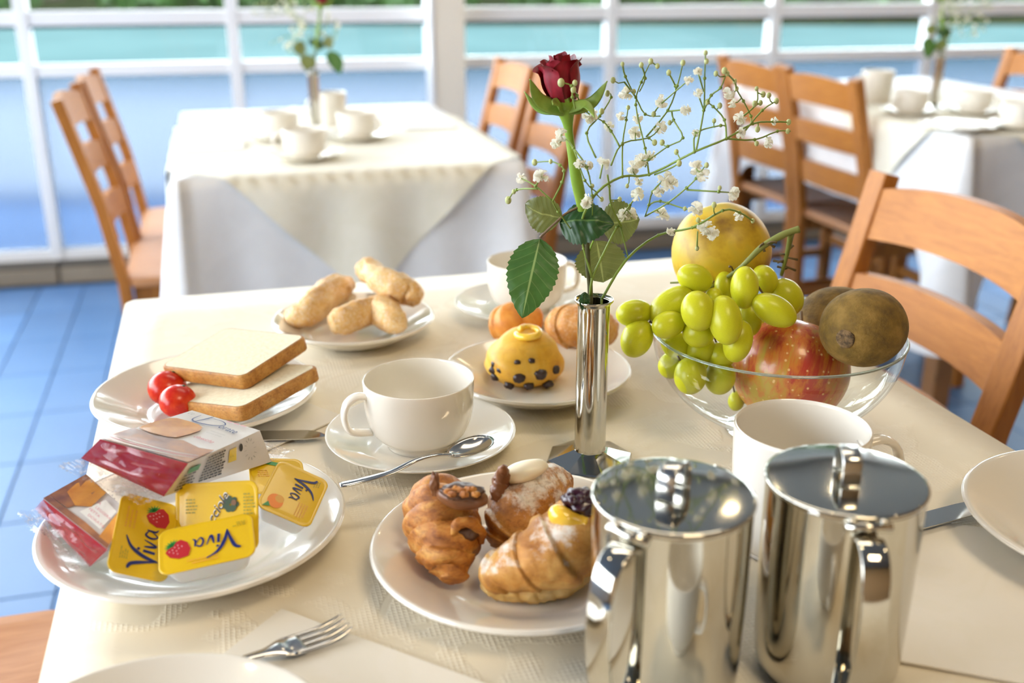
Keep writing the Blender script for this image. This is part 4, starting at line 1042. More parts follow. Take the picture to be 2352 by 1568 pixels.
# ------------------------------------------------------------------ pastries
def roll(name, parent, pts, rad, mt, turns=7, lip=.10, ns=44, nl=90, flat=1.0, seed=0, nzamp=.06):
    """croissant-like rolled dough along a spine with overlapping layers"""
    P_ = smoothprof(pts, max(3, nl // (len(pts) - 1))); n = len(P_); vs = []; fs = []; prev = None
    nr = len(rad) - 1
    for i, p in enumerate(P_):
        u = i / (n - 1); f = u * nr; a = min(int(f), nr - 1); g_ = f - a; g_ = g_ * g_ * (3 - 2 * g_); r = rad[a] + (rad[a + 1] - rad[a]) * g_
        tg = (P_[min(i + 1, n - 1)] - P_[max(i - 1, 0)]).normalized()
        side = tg.cross(V((0, 0, 1))) if prev is None else prev - tg * prev.dot(tg); side.normalize(); nn = side.cross(tg); prev = side
        for k in range(ns):
            th = 2 * pi * k / ns; lay = (u * turns + .35 * sin(th + 1)) % 1
            rr = r * (1 - lip * (1 - min(1, lay * 1.25)) ** 1.5 + (nz((cos(th) * 2, sin(th) * 2, u * 9), 1.2, nzamp, seed)) + nz((cos(th) * 6, sin(th) * 6, u * 30), 1, nzamp * .45, seed))
            vs.append(p + side * cos(th) * rr + nn * sin(th) * rr * flat)
    for i in range(n - 1):
        for k in range(ns): l = (k + 1) % ns; fs.append((i * ns + k, i * ns + l, (i + 1) * ns + l, (i + 1) * ns + k))
    fs.append(tuple(range(ns))[::-1]); fs.append(tuple((n - 1) * ns + k for k in range(ns)))
    return addmesh(name, vs, fs, mt, parent)
def blob(name, parent, c, r, mt, seed=0, amp=.25, sc=1.6, rot=(0, 0, 0), ns=28, nr=18):
    R = Euler(rot).to_matrix()
    return addmesh(name, *ell(r[0], r[1], r[2], ns, nr, lambda v: R @ (v * (1 + nz((v.x / r[0], v.y / r[1], v.z / r[2]), sc, amp, seed))) + V(c)), mt, parent)
PB = TZ + .0045
# left croissant, chocolate
O = unz(1030, 1230, PB); t_ = thing('croissant', 'golden croissant with chocolate filling and a chocolate shell on top, leftmost on its plate', 'croissant', tuple(O))
def q(px, py, z): return unz(px, py, PB + z) - O
roll('dough', t_, [q(1033, 1332, .011), q(1036, 1310, .014), q(1030, 1275, .020), q(1024, 1235, .025), q(1015, 1195, .030), q(1005, 1160, .034), q(990, 1128, .036)], [.0055, .0115, .0165, .0215, .0245, .0245, .022, .012], 'croissant_crust', 6, .16, seed=1)
blob('hazelnut_shell', t_, q(1062, 1140, .057), (.0155, .012, .0075), 'milk_chocolate', 2, .12, 1.5, (radians(-15), radians(8), 0))
blob('nut_cream', t_, q(1060, 1127, .064), (.0128, .009, .0035), 'ink_olive' if 0 else 'chocolate', 6, .3, 2.2)
for k in range(8): blob('nut_piece', t_, q(1030 + 9 * k, 1128 + 7 * sin(k * 2), .067), (.0028, .0022, .0018), 'croissant_crust', k, .3)
blob('chocolate_filling', t_, q(1068, 1217, .036), (.0105, .006, .0070), 'chocolate', 3, .3, 2)
roll('dough_lip', t_, [q(1040, 1228, .037), q(1052, 1203, .044), q(1082, 1200, .043), q(1104, 1222, .034), q(1106, 1246, .026)], [.002, .0035, .004, .0035, .002], 'croissant_crust', 3, .2, ns=14, nl=30, seed=5)
blob('chocolate_drip', t_, q(998, 1112, .064), (.003, .003, .0075), 'milk_chocolate', 8, .4, 2)
# middle croissant, powdered with cream
O = unz(1220, 1180, PB); t_ = thing('croissant', 'powdered croissant topped with white cream and chocolate, at the back of its plate', 'croissant', tuple(O))
roll('dough', t_, [q(1150, 1262, .010), q(1160, 1235, .016), q(1180, 1200, .024), q(1205, 1165, .028), q(1240, 1132, .029), q(1275, 1112, .024), q(1302, 1108, .018)], [.007, .0135, .0195, .0225, .0225, .019, .012, .005], 'croissant_powder', 7, .13, seed=11)
blob('white_cream', t_, q(1203, 1083, .054), (.0155, .008, .0065), 'white_cream', 12, .15, 1.3, (0, radians(-14), radians(10)))
roll('chocolate_cream', t_, [q(1138, 1150, .040), q(1144, 1125, .046), q(1152, 1100, .052), q(1157, 1082, .060), q(1156, 1070, .066)], [.003, .0055, .006, .004, .001], 'milk_chocolate', 4, .3, ns=16, nl=30, seed=6, nzamp=.25)
# right croissant, front
O = unz(1240, 1290, PB); t_ = thing('croissant', 'powdered croissant with yellow custard and dark berry, at the front of its plate', 'croissant', tuple(O))
roll('dough', t_, [q(1118, 1318, .012), q(1150, 1312, .017), q(1200, 1296, .022), q(1255, 1275, .027), q(1310, 1245, .031), q(1360, 1205, .030), q(1400, 1170, .022)], [.008, .0145, .018, .0225, .0265, .0265, .021, .010], 'croissant_powder_lite', 5, .12, flat=.92, seed=21)
roll('pale_underside', t_, [q(1112, 1336, .0075), q(1150, 1345, .008), q(1220, 1348, .009), q(1290, 1335, .010), q(1350, 1310, .010)], [.005, .0085, .0095, .0095, .006], 'croissant_base', 9, .08, seed=23, nzamp=.12)
roll('custard', t_, [q(1270, 1178, .052), q(1285, 1182, .055), q(1305, 1190, .054), q(1330, 1198, .050), q(1342, 1202, .048)], [.003, .0062, .0055, .0048, .0065, .003], 'custard', 2, .05, ns=18, nl=30, seed=3, nzamp=.08)
blob('berry_jam', t_, q(1336, 1150, .060), (.0115, .0095, .0075), 'jam_dark', 31, .35, 2.2)
for k in range(9): blob('berry', t_, q(1310 + 6 * (k % 5) + 4 * (k // 5), 1140 + 10 * sin(k * 1.7), .064), (.0032, .003, .003), 'jam_dark', k, .2, ns=12, nr=8)

# sugared finger pastries
def bone(label, pts, rad, seed):
    O = V(pts[0]); t_ = thing('sugared_pastry', label, 'pastry', tuple(O)); roll('dough', t_, [V(p) - O for p in pts], rad, 'biscuit_sugar', 3, .05, ns=32, nl=60, seed=seed, nzamp=.13); return t_
PB2 = TZ + .010
def g3(px, py, z): return unz(px, py, PB2 + z)
bone('sugared finger pastry leaning at the left of its plate', [g3(668, 722, .010), g3(690, 726, .012), g3(720, 705, .018), g3(760, 670, .022), g3(795, 655, .022), g3(812, 655, .02)], [.008, .0125, .0155, .0165, .0165, .010, .005], 1)
bone('sugared finger pastry lying at the front of its plate', [g3(762, 745, .012), g3(790, 735, .014), g3(830, 720, .016), g3(870, 712, .017), g3(905, 735, .015), g3(922, 735, .013)], [.010, .0145, .0155, .0145, .0165, .014, .007], 2)
bone('sugared finger pastry resting on top of the other two', [g3(832, 618, .040), g3(850, 622, .041), g3(868, 640, .040), g3(905, 658, .036), g3(940, 672, .030), g3(950, 690, .026)], [.010, .0145, .0125, .0150, .0165, .0145, .007], 3)

# buns
O = unz(1205, 895, TZ + .006); bun = thing('raisin_bun', 'yellow bun dotted with raisins and topped with a custard ring', 'bun', tuple(O))
def bunshape(v):
    r_ = sqrt(v.x ** 2 + v.y ** 2); k = 1 + .04 * sin(math.atan2(v.y, v.x) * 3 + 1)
    u_ = max(0, v.z / .0365); k *= 1 - .13 * u_ + .022 * sin(math.atan2(v.y, v.x) + u_ * 13); z = v.z if v.z > 0 else v.z * .45
    return V((v.x * k, v.y * k, z)) * (1 + nz(v, 40, .07)) + V((0, .030, .012))
addmesh('dough', *ell(.0370, .0350, .0365, 64, 40, bunshape), 'bun_yellow', bun)
for k, (x, y) in enumerate(((1140, 835), (1152, 849), (1193, 867), (1241, 860), (1214, 886), (1261, 884), (1113, 852), (1117, 874), (1300, 852), (1221, 828), (1188, 832), (1170, 884))):
    cxy = proj(O + V((0, .030, .012))); kk = sqrt((x - cxy[0]) ** 2 + (y - cxy[1]) ** 2); lim = 70.0; x, y = (x, y) if kk < lim else (cxy[0] + (x - cxy[0]) * lim / kk, cxy[1] + (y - cxy[1]) * lim / kk)
    d = ray(x, y).normalized(); oc = CAM - (O + V((0, .030, .012))); b_ = oc.dot(d); cc = oc.length_squared - .0335 ** 2; ds = b_ * b_ - cc; tt = -b_ - sqrt(max(ds, 0)); p = CAM + d * tt - O
    s = .0062 if k in (2, 3) else .0048
    if k in (9, 10): s = .003
    blob('raisin', bun, p, (s, s * .8, s * .8), 'raisin', k, .3, 2, ns=12, nr=8)
tc_ = unz(1215, 770, TZ + .050) - O
ring = [tc_ + V((.0115 * cos(a) * (1 - .02 * k), .010 * sin(a), .0012 * k / 4)) for k, a in enumerate([i * 2 * pi / 16 + 2.4 for i in range(19)])]
addmesh('custard_ring', *tube(ring, [.0015] + [.0032] * 17 + [.0015], 12), 'custard', bun)
sw = [O * 0 + unz(1310, 815, TZ + .035) - O, unz(1280, 826, TZ + .040) - O, unz(1240, 826, TZ + .043) - O, unz(1190, 812, TZ + .046) - O]
b2 = thing('glazed_bun', 'smooth orange-pink bun behind the raisin bun', 'bun', tuple(unz(1185, 790, TZ + .008)))
roll('dough', b2, [V((-.020, .01, .018)), V((-.012, .004, .020)), V((0, 0, .022)), V((.014, .004, .022)), V((.024, .008, .018))], [.010, .0185, .0215, .018, .0165, .007], 'bun_orange', 3, .05, seed=4, nzamp=.04)
b3 = thing('twisted_bun', 'tall golden bun half hidden behind the steel vase', 'bun', tuple(unz(1330, 810, TZ + .008)))
roll('dough', b3, [V((-.030, .012, .024)), V((-.018, .006, .026)), V((-.002, 0, .027)), V((.014, 0, .025)), V((.026, .0, .020)), V((.034, .0, .015))], [.009, .0185, .0225, .0235, .022, .016, .007], 'bun_brown', 3, .12, seed=9, nzamp=.05)

# bread slices
def bread(label, loc, deg, hx, hy, th=.012):
    t_ = thing('bread_slice', label, 'bread', loc, rot=tuple(radians(a) for a in deg))
    out = rrect(hx, hy, .007, 5); n = len(out)
    out = [(x * (1 - .035 * (1 if abs(y) < hy * .5 else 0)), y) for x, y in out]
    vs = []; fs = []; lv = [(0, .955), (0, .985), (-.0012, 1), (-th + .0012, 1), (-th, .985), (-th, .955)]
    for z, k in lv: vs += [(x * k, y * k, z) for x, y in out]
    for i in range(5):
        for k in range(n): l = (k + 1) % n; fs.append((i * n + k, (i + 1) * n + k, (i + 1) * n + l, i * n + l))
    addmesh('crust', vs, fs, 'bread_crust', t_)
    vs = [(x * .957, y * .957, .0002) for x, y in out] + [(x * .957, y * .957, -th - .0002) for x, y in out]; fs = [tuple(range(n)), tuple(range(n, 2 * n))[::-1]]
    addmesh('crumb', vs, fs, 'bread_crumb', t_, False)
bread('white bread slice lying lower, partly under the other slice', (-.2298, .8122, .7830), (3.8, -8.8, -32.8), .0519, .0453)
bread('white bread slice on top of the other slice', (-.2405, .8460, .7985), (8, -6.0, -31), .0500, .0405)
for lab, px, py, r, d in (('red cherry tomato, nearer of two beside the bread', 408, 921, 42, .79), ('red cherry tomato, farther of two beside the bread', 384, 891, 44, .825)):
    c = und(px, py, d); dep = (c - CAM).dot(_fw); rr = r * dep / FPX
    tm = thing('cherry_tomato', lab, 'tomato', tuple(c)); addmesh('skin', *ell(rr, rr, rr * .9, 36, 24, lambda v: v * (1 + nz(v, 30, .02))), 'tomato_skin', tm)
    addmesh('stem_scar', *ell(.0016, .0016, .0008, 10, 6, lambda v: v + V((rr * .35, rr * .2, rr * .82))), 'ink_dkgreen', tm)
# crumbs on the right plate
cr = thing('crumbs', 'scattered brown crumbs on the plate cut off at the right edge', 'crumbs', (.38, .60, TZ + .006)); mm = M(); rnd = random.Random(2)
for k in range(60):
    p = V((rnd.gauss(0, .018), rnd.gauss(0, .02), 0)); s = rnd.uniform(.0004, .0012); mm.add(*ell(s, s, s * .8, 6, 4, lambda v, p=p: v + p))
cb = mm.build('crumb_bits', 'croissant_crust', cr); cb['kind'] = 'stuff'; cr['kind'] = 'stuff'
mm = M()

# ------------------------------------------------------------------ printed art
class Art:
    def __init__(s, mp): s.m = M(); s.mp = mp; s.mats = []; s.z = 0
    def mi(s, name):
        if name not in s.mats: s.mats.append(name)
        return s.mats.index(name)
    def tri(s, pts, tris, mt, lift=0):
        vs = [s.mp(x, y, .00022 + lift) for x, y in pts]; s.m.add(vs, tris, s.mi(mt))
    def poly(s, pts, mt, lift=0):
        """fan from centroid"""
        cx = sum(p[0] for p in pts) / len(pts); cy = sum(p[1] for p in pts) / len(pts); n = len(pts)
        s.tri([(cx, cy)] + list(pts), [(0, 1 + k, 1 + (k + 1) % n) for k in range(n)], mt, lift)
    def stroke(s, pts, w, mt, lift=.0001, taper=True):
        P_ = smoothprof([(x, y, 0) for x, y in pts], 6); n = len(P_); vs = []; fs = []
        for i, p in enumerate(P_):
            tg = (P_[min(i + 1, n - 1)] - P_[max(i - 1, 0)]).normalized(); nn = V((-tg.y, tg.x, 0)); ww = w / 2 * ((.25 + .75 * sin(pi * (i / (n - 1)) ** .7)) if taper else 1)
            vs += [(p.x + nn.x * ww, p.y + nn.y * ww), (p.x - nn.x * ww, p.y - nn.y * ww)]
        s.tri(vs, [(2 * i, 2 * i + 1, 2 * i + 3, 2 * i + 2) for i in range(n - 1)], mt, lift)
    def text(s, txt, x, y, size, mt, rot=0, shear=0, lift=.0001, sx=1):
        vs, fs = textmesh(txt, shear); c, d = cos(rot), sin(rot)
        s.tri([(x + (a * sx * c - b * d) * size, y + (a * sx * d + b * c) * size) for a, b in vs], fs, mt, lift)
    def disc(s, x, y, rx, ry, mt, rot=0, lift=0, n=18, wob=0):
        s.poly([(x + rx * cos(a) * cos(rot) * (1 + wob * sin(3 * a + 1)) - ry * sin(a) * sin(rot), y + rx * cos(a) * sin(rot) + ry * sin(a) * cos(rot)) for a in [2 * pi * k / n for k in range(n)]], mt, lift)
    def build(s, parent, name='printed_label'): return s.m.build(name, s.mats, parent, False)
_tc = {}
def textmesh(txt, shear=0):
    if (txt, shear) in _tc: return _tc[(txt, shear)]
    c = bpy.data.curves.new('lettering', 'FONT'); c.body = txt; c.size = 1; c.shear = shear; c.resolution_u = 3
    o = bpy.data.objects.new('lettering', c); COL.objects.link(o); dg = bpy.context.evaluated_depsgraph_get(); dg.update()
    me = bpy.data.meshes.new_from_object(o.evaluated_get(dg)); r = ([(v.co.x, v.co.y) for v in me.vertices], [tuple(p.vertices) for p in me.polygons])
    bpy.data.objects.remove(o); bpy.data.curves.remove(c); bpy.data.meshes.remove(me); _tc[(txt, shear)] = r; return r
def viva(a, x, y, s, flip=1):
    s *= 1.15
    # hand-lettered word: a big swashed V, then i v a
    a.stroke([(x - .55 * s, y + .75 * s), (x - .30 * s, y + .62 * s), (x - .12 * s, y + .1 * s), (x, y - .45 * s)], .17 * s, 'ink_blue')
    a.stroke([(x - .02 * s, y - .45 * s), (x + .16 * s, y + .2 * s), (x + .50 * s, y + .72 * s), (x + 1.0 * s, y + 1.0 * s)], .17 * s, 'ink_blue')
    a.stroke([(x + .42 * s, y + .22 * s), (x + .38 * s, y - .28 * s)], .13 * s, 'ink_blue', taper=False)
    a.disc(x + .47 * s, y + .42 * s, .07 * s, .07 * s, 'ink_blue', 0, .0001, 8)
    a.stroke([(x + .62 * s, y + .22 * s), (x + .72 * s, y - .28 * s), (x + .95 * s, y + .24 * s)], .12 * s, 'ink_blue')
    a.stroke([(x + 1.42 * s, y + .12 * s), (x + 1.2 * s, y + .22 * s), (x + 1.08 * s, y - .05 * s), (x + 1.2 * s, y - .28 * s), (x + 1.42 * s, y + .0 * s)], .10 * s, 'ink_blue')
    a.stroke([(x + 1.46 * s, y + .2 * s), (x + 1.43 * s, y - .15 * s), (x + 1.56 * s, y - .28 * s)], .10 * s, 'ink_blue')
def strawberry(a, x, y, s, rot=0):
    c, d = cos(rot), sin(rot)
    def R(px, py): return (x + (px * c - py * d) * s, y + (px * d + py * c) * s)
    a.poly([R(*p) for p in ((0, -1), (.55, -.65), (.82, -.05), (.72, .5), (.3, .68), (-.3, .68), (-.72, .5), (-.82, -.05), (-.55, -.65))], 'ink_red', .00005)
    for i in range(9): p = (-.5 + .25 * (i % 4) + .1 * (i // 4), .35 - .3 * (i // 4) - .05 * (i % 2)); a.disc(*R(*p), .05 * s, .07 * s, 'ink_pink', 0, .0001, 6)
    for k in range(7):
        an = pi / 2 + (k - 3) * .5; p = [R(.12 * cos(an + 1.57), .62 + .12 * sin(an + 1.57)), R(.62 * cos(an), .68 + .42 * sin(an)), R(-.12 * cos(an + 1.57), .62 - .12 * sin(an + 1.57))]; a.poly(p, 'ink_green', .00015)
def lines(a, x, y, w, n, dy, mt, h=.25):
    rnd = random.Random(int((x + 1) * 1e4))
    for k in range(n): 
        xx = x
        while xx < x + w * rnd.uniform(.75, 1): ww = rnd.uniform(.0008, .0026); a.tri([(xx, y - k * dy), (xx + ww, y - k * dy), (xx + ww, y - k * dy + dy * .45), (xx, y - k * dy + dy * .45)], [(0, 1, 2, 3)], mt); xx += ww + .0006
def tub(label, loc, deg, hx, hy, art, H=.0165, lid='foil_yellow'):
    t_ = thing('jam_portion', label, 'jam portion', loc, rot=tuple(radians(a) for a in deg))
    rc = .0062; out = rrect(hx, hy, rc, 6); n = len(out)
    vs = []; fs = []
    lv = [(-.0004, 1.0), (-.0012, 1.0), (-.0013, .94), (-.0022, .90), (-H * .5, .85), (-H + .003, .79), (-H + .0006, .75), (-H, .70)]
    for z, k in lv: vs += [(x * k, y * k, z) for x, y in out]
    for i in range(len(lv) - 1):
        for k in range(n): l = (k + 1) % n; fs.append((i * n + k, (i + 1) * n + k, (i + 1) * n + l, i * n + l))
    fs.append(tuple((len(lv) - 1) * n + k for k in range(n))[::-1]); addmesh('tub_body', vs, fs, 'plastic_white', t_)
    vs = []; fs = []; lv = [(-.0006, .99), (-.0004, 1.012), (.0, 1.010), (.0002, .985), (-.0002, .93), (-.0001, .90), (0, .6)]
    for z, k in lv: vs += [(x * k, y * k, z + nz((x * k, y * k, 0), 90, .0003)) for x, y in out]
    for i in range(len(lv) - 1):
        for k in range(n): l = (k + 1) % n; fs.append((i * n + k, i * n + l, (i + 1) * n + l, (i + 1) * n + k))
    fs.append(tuple((len(lv) - 1) * n + k for k in range(n))); addmesh('foil_lid', vs, fs, lid, t_)
    return t_
def artmap(rot, dx=0, dy=0):
    c, d = cos(rot), sin(rot); return lambda x, y, z: V((x * c - y * d + dx, x * d + y * c + dy, z + .0001))
def lidof(t_): return [c for c in t_.children if c.name.startswith('foil_lid')][0]
tF = tub('yellow-lidded strawberry jam portion at the front of the plate, lettering upside down', (-.1826, .5459, .7880), (18.5, -6, 14.3), .0277, .0172, None)
a = Art(artmap(pi)); viva(a, -.0125, -.0015, .0115); strawberry(a, .0165, .0005, .0085, -2.4); lines(a, -.006, .0125, .018, 2, .0022, 'ink_lightorange'); lines(a, -.0235, -.0090, .006, 3, .0013, 'ink_olive'); a.build(lidof(tF))
tL = tub('yellow-lidded strawberry jam portion tilted on its side beside the small rusk packet', (-.2235, .556, .7865), (27.9, 26.0, 19.1), .0178, .0281, None)
a = Art(artmap(pi / 2)); viva(a, -.016, -.004, .0125); strawberry(a, .0155, -.0065, .0085, -.9); lines(a, .004, .0115, .016, 3, .0025, 'ink_lightorange'); lines(a, -.018, .0115, .007, 4, .0013, 'ink_olive'); a.build(lidof(tL))
tM = tub('yellow-lidded hazelnut spread portion standing steeply behind the other jams', (-.1838, .5735, .7900), (62, -7.3, -7.9), .0273, .0215, None, lid='foil_yellow')
a = Art(artmap(0)); a.text('Nocciole', -.0085, -.0135, .0085, 'ink_cream', radians(57), .25, .00005, 1.02); a.text('Nocciole', -.0080, -.0138, .0085, 'ink_black', radians(57), .25, .0002)
for k in range(7): a.disc(.0095 + .003 * cos(k * .9), .0075 + .0028 * sin(k * .9), .0026, .0019, 'ink_dkgreen', k * .7, .00004 * (k + 1))
a.disc(.0118, .0085, .0018, .0018, 'ink_brown', 0, .0004); lines(a, -.0205, .011, .007, 5, .002, 'ink_olive'); lines(a, .018, .013, .006, 7, .002, 'ink_olive'); a.build(lidof(tM))
tR = tub('yellow-lidded apricot jam portion tilted at the right of the plate', (-.1418, .6047, .7900), (11.9, 26.2, -2.1), .0182, .0238, None)
a = Art(artmap(-pi / 2)); viva(a, -.0125, .0015, .0105); a.disc(.0135, -.0085, .0062, .0052, 'ink_orange', .3, .00005); a.disc(.0105, -.0065, .0034, .0030, 'ink_lightorange', .3, .0001); a.poly([(.016, -.0125), (.0215, -.0150), (.0195, -.010)], 'ink_green', .0001); lines(a, .006, .011, .013, 4, .0018, 'ink_lightorange'); lines(a, -.019, .0125, .007, 3, .0014, 'ink_olive'); a.build(lidof(tR))
tC = tub('yellow-lidded cherry jam portion mostly hidden behind the apricot one', (-.1610, .6420, .7835), (14, 10, 18), .0185, .0185, None)
a = Art(artmap(0)); a.poly([(-.013, .0135), (-.004, .0150), (.006, .0120), (.002, .0095)], 'ink_green', .00005); a.disc(.0035, .0065, .0032, .0032, 'ink_red', 0, .0001); a.disc(.0005, .0035, .0030, .0030, 'ink_red', 0, .0001); a.disc(.0045, .0075, .0008, .0008, 'ink_pink', 0, .0002); a.text('Viva', -.004, -.006, .008, 'ink_blue', -.4, .3); lines(a, -.013, .005, .008, 4, .002, 'ink_lightorange'); a.poly([(-.006, -.0145), (.003, -.006), (.012, -.010), (.010, -.0155)], 'ink_cream', .00003); a.build(lidof(tC))

# rusk packets
def packet(label, T4, B4, art, seed, finlen):
    """T4: near-left, near-right, far-right, far-left top corners; B4 the same below"""
    O = sum((V(p) for p in T4 + B4), V()) / 8; t_ = thing('rusk_packet', label, 'rusk packet', tuple(O)); T_ = [V(p) - O for p in T4]; B_ = [V(p) - O for p in B4]
    def bil(Q, u, v): return Q[0].lerp(Q[1], u).lerp(Q[3].lerp(Q[2], u), v)
    def face(name, Q, mt, wr, n=16):
        nrm = (Q[1] - Q[0]).cross(Q[3] - Q[0]).normalized(); vs = []; fs = []
        for i in range(n + 1):
            for j in range(n + 1):
                u = i / n; v = j / n; e = min(u, 1 - u, v, 1 - v) * 6; e = min(1, e); vs.append(bil(Q, u, v) + nrm * (noise.noise(V((u * 4, v * 4, seed))) * wr + wr * .8) * e)
        for i in range(n):
            for j in range(n): a_ = i * (n + 1) + j; fs.append((a_, a_ + n + 1, a_ + n + 2, a_ + 1))
        return addmesh(name, vs, fs, mt, t_)
    tfc = face('top_face', T_, 'pack_white', .0002)
    face('near_end', [B_[0], B_[1], T_[1], T_[0]], 'pack_red', .0016)
    face('far_end', [B_[2], B_[3], T_[3], T_[2]], 'pack_red', .001)
    sd_ = face('printed_side', [B_[1], B_[2], T_[2], T_[1]], 'pack_white', .0002)
    face('left_side', [B_[3], B_[0], T_[0], T_[3]], 'pack_red', .0008)
    face('bottom_face', [B_[0], B_[3], B_[2], B_[1]], 'pack_white', .0002, 4)
    nrm = (T_[1] - T_[0]).cross(T_[3] - T_[0]).normalized()
    n2 = (B_[2] - B_[1]).cross(T_[1] - B_[1]).normalized()
    top = Art(lambda x, y, z: bil(T_, x, y) + nrm * (z * 2.2 + .00032))
    side = Art(lambda x, y, z: bil([B_[1], B_[2], T_[2], T_[1]], x, y) + n2 * (z * 2 + .00032))
    art(top, side); top.build(tfc, 'printed_top'); side.build(sd_, 'side_print')
    vs = []; fs = []; n = 28
    for i in range(n + 1):
        for j in range(n + 1):
            u = i / n; v = j / n; w_ = sin(pi * u) ** .5 * sin(pi * v) ** .5; vs.append(bil(T_, u * 1.02 - .01, v * 1.02 - .01) + nrm * (.0009 + .0016 * w_ * abs(noise.noise(V((u * 3.5, v * 6, seed + 5))))))
    for i in range(n):
        for j in range(n): a_ = i * (n + 1) + j; fs.append((a_, a_ + n + 1, a_ + n + 2, a_ + 1))
    # film crimped fins at both ends
    for nm_, A, B, dr, ln in (('film_fin', B_[0], B_[1], ((B_[0] - B_[3]).normalized() + V((0, 0, -.15))), finlen[0]), ('film_fin', B_[2], B_[3], ((B_[2] - B_[1]).normalized() + V((0, 0, .1))), finlen[1])):
        vs = []; fs = []; n = 40; k = 12
        mid = .5 * ((T_[0] + B_[0]) if A is B_[0] else (T_[2] + B_[2])) - A
        for i in range(n + 1):
            for j in range(k + 1):
                u = i / n; v = j / k; p = A.lerp(B, u) + dr * ln * v + V((0, 0, .0014)) * sin(v * 28) * (1 if v > .3 else 0) * .35 + V((0, 0, noise.noise(V((u * 5, v * 2, seed + 7))) * .0035 * v)); 
                if j == k: p += dr * (.0008 if i % 2 else -.0008)
                vs.append(p)
        for i in range(n):
            for j in range(k): a_ = i * (k + 1) + j; fs.append((a_, a_ + k + 1, a_ + k + 2, a_ + 1))
        addmesh(nm_, vs, fs, 'film', t_)
    # loose clear film over the red end
    vs = []; fs = []; n = 24; Q = [B_[0], B_[1], T_[1], T_[0]]; ne = (Q[1] - Q[0]).cross(Q[3] - Q[0]).normalized()
    for i in range(n + 1):
        for j in range(n + 1):
            u = i / n; v = j / n; w_ = sin(pi * u) * sin(pi * v); vs.append(bil(Q, u, v) + ne * (.0022 + .0045 * w_ + abs(noise.noise(V((u * 5, v * 3, seed + 3)))) * .006 * w_))
    for i in range(n):
        for j in range(n): a_ = i * (n + 1) + j; fs.append((a_, a_ + n + 1, a_ + n + 2, a_ + 1))
    addmesh('clear_film', vs, fs, 'film_clear', t_)
    return t_
def down(p, h): return V((p.x, p.y, p.z - h))
T4 = [unz(230, 1008, .835), unz(432, 1064, .826), unz(597, 988, .812), unz(441, 942, .823)]
B4 = [unz(186, 1052, .818), unz(376, 1140, .803), down(T4[2], .024) + V((.006, .0, 0)), down(T4[3], .024) + V((0, .006, 0))]
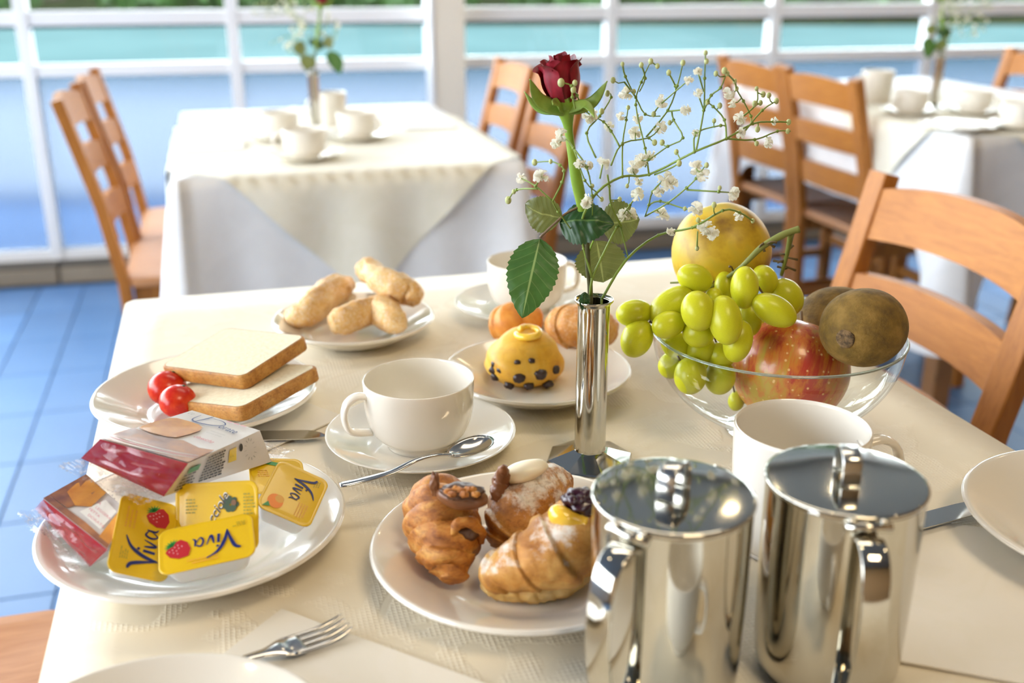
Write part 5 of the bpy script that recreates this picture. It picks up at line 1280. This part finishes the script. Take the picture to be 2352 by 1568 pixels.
def art1(top, side):
    top.poly([(0, 0), (1, 0), (1, .20), (.7, .13), (.35, .10), (0, .13)], 'toast_dark', .00002)
    for k in range(3): top.stroke([(.02, .03 + .035 * k), (.4, .02 + .035 * k), (.75, .05 + .03 * k), (.98, .10 + .03 * k)], .014, ('ink_cream', 'ink_pink', 'ink_cream')[k], .0001)
    top.poly([(.0, .12), (.35, .09), (.7, .12), (1, .17), (1, .34), (.86, .30), (.60, .36), (.3, .30), (0, .34)], 'toast_dark', .00004)
    top.poly([(.04, .36), (.2, .33), (.42, .34), (.50, .38), (.53, .50), (.54, .62), (.49, .70), (.40, .735), (.25, .745), (.10, .74), (.04, .70), (.02, .6), (.02, .45)], 'toast_photo', .00008)
    # large initial and the rest of the name
    top.stroke([(.22, .93), (.24, .80), (.36, .765), (.55, .80), (.62, .875), (.52, .93), (.34, .925)], .018, 'ink_blue', .00012)
    top.stroke([(.36, .97), (.335, .86), (.30, .755)], .022, 'ink_blue', .00014)
    top.text('orate', .60, .785, .125, 'ink_blue', -.12, 0, .00012)
    top.text('Le', .06, .885, .08, 'ink_grey', 0, .3, .00012)
    top.text('fette croccanti', .62, .67, .035, 'ink_grey', -.05, 0, .00012); top.text('di pane dorato', .62, .62, .035, 'ink_grey', -.05, 0, .00012)
    top.text('classiche', .60, .47, .075, 'ink_red', -.08, .3, .00012)
    for k in range(3): top.poly([(.55 + .1 * k, .955), (.63 + .1 * k, .955), (.63 + .1 * k, .975), (.55 + .1 * k, .975)], 'ink_pink', .00005)
    side.poly([(.08, .62), (.20, .62), (.20, .80), (.08, .80)], 'ink_green', .00004)
    for cx, n in ((.06, 5), (.27, 9)):
        rnd = random.Random(n)
        for k in range(n):
            y = .55 - .11 * k if cx < .1 else .88 - .09 * k; x = cx
            if y < .04: continue
            while x < cx + (.14 if cx < .1 else .22) * rnd.uniform(.8, 1): w_ = rnd.uniform(.012, .04); side.poly([(x, y), (x + w_, y), (x + w_, y + .045), (x, y + .045)], 'ink_black', .00004); x += w_ + .008
    side.poly([(.55, .45), (.64, .45), (.64, .85), (.55, .85)], 'foil_yellow_pale', .00004); side.text('EX', .562, .60, .06, 'ink_olive', 0, 0, .00008, .7)
    side.disc(.70, .78, .022, .12, 'ink_black', 0, .00005)
    for k in range(12): a_ = k * pi / 6; side.stroke([(.81 + .045 * cos(a_), .62 + .26 * sin(a_)), (.81 + .075 * cos(a_), .62 + .34 * sin(a_))], .01, 'ink_grey', .00004, False)
packet('large rusk packet with a red end and blue lettering, on top of the small one', T4, B4, art1, 2, (.017, .024))
T4 = [unz(100, 1146, .797), unz(247, 1262, .790), unz(296, 1176, .793), unz(200, 1090, .802)]
B4 = [unz(80, 1168, .778), unz(206, 1302, .768), down(T4[2], .021), down(T4[3], .021)]
def art2(top, side):
    top.poly([(0, .0), (1, 0), (1, .12), (.6, .16), (0, .12)], 'toast_dark', .00003)
    top.poly([(0, .12), (.3, .16), (.38, .5), (.34, .98), (0, .98)], 'toast_dark', .00004)
    top.poly([(.10, .42), (.34, .30), (.50, .50), (.50, .97), (.14, .97), (.06, .70)], 'toast_photo', .00008)
    top.poly([(.44, .26), (.80, .24), (.84, .80), (.58, .84)], 'ink_cream', .00006)
    top.poly([(.84, .1), (1, .1), (1, .9), (.86, .85)], 'toast_photo', .00005)
    for k in range(4): top.text(('LA', 'LEGGERA', 'FETTA', 'DORATA')[k], .50 + .05 * (k % 2), .66 - .12 * k, .085, 'ink_pink', .0, 0, .00012, .8)
    lines_ = [(.1, .6), (.3, .4)]
packet('small rusk packet with a shiny red end, at the left of its plate', T4, B4, art2, 8, (.012, .012))
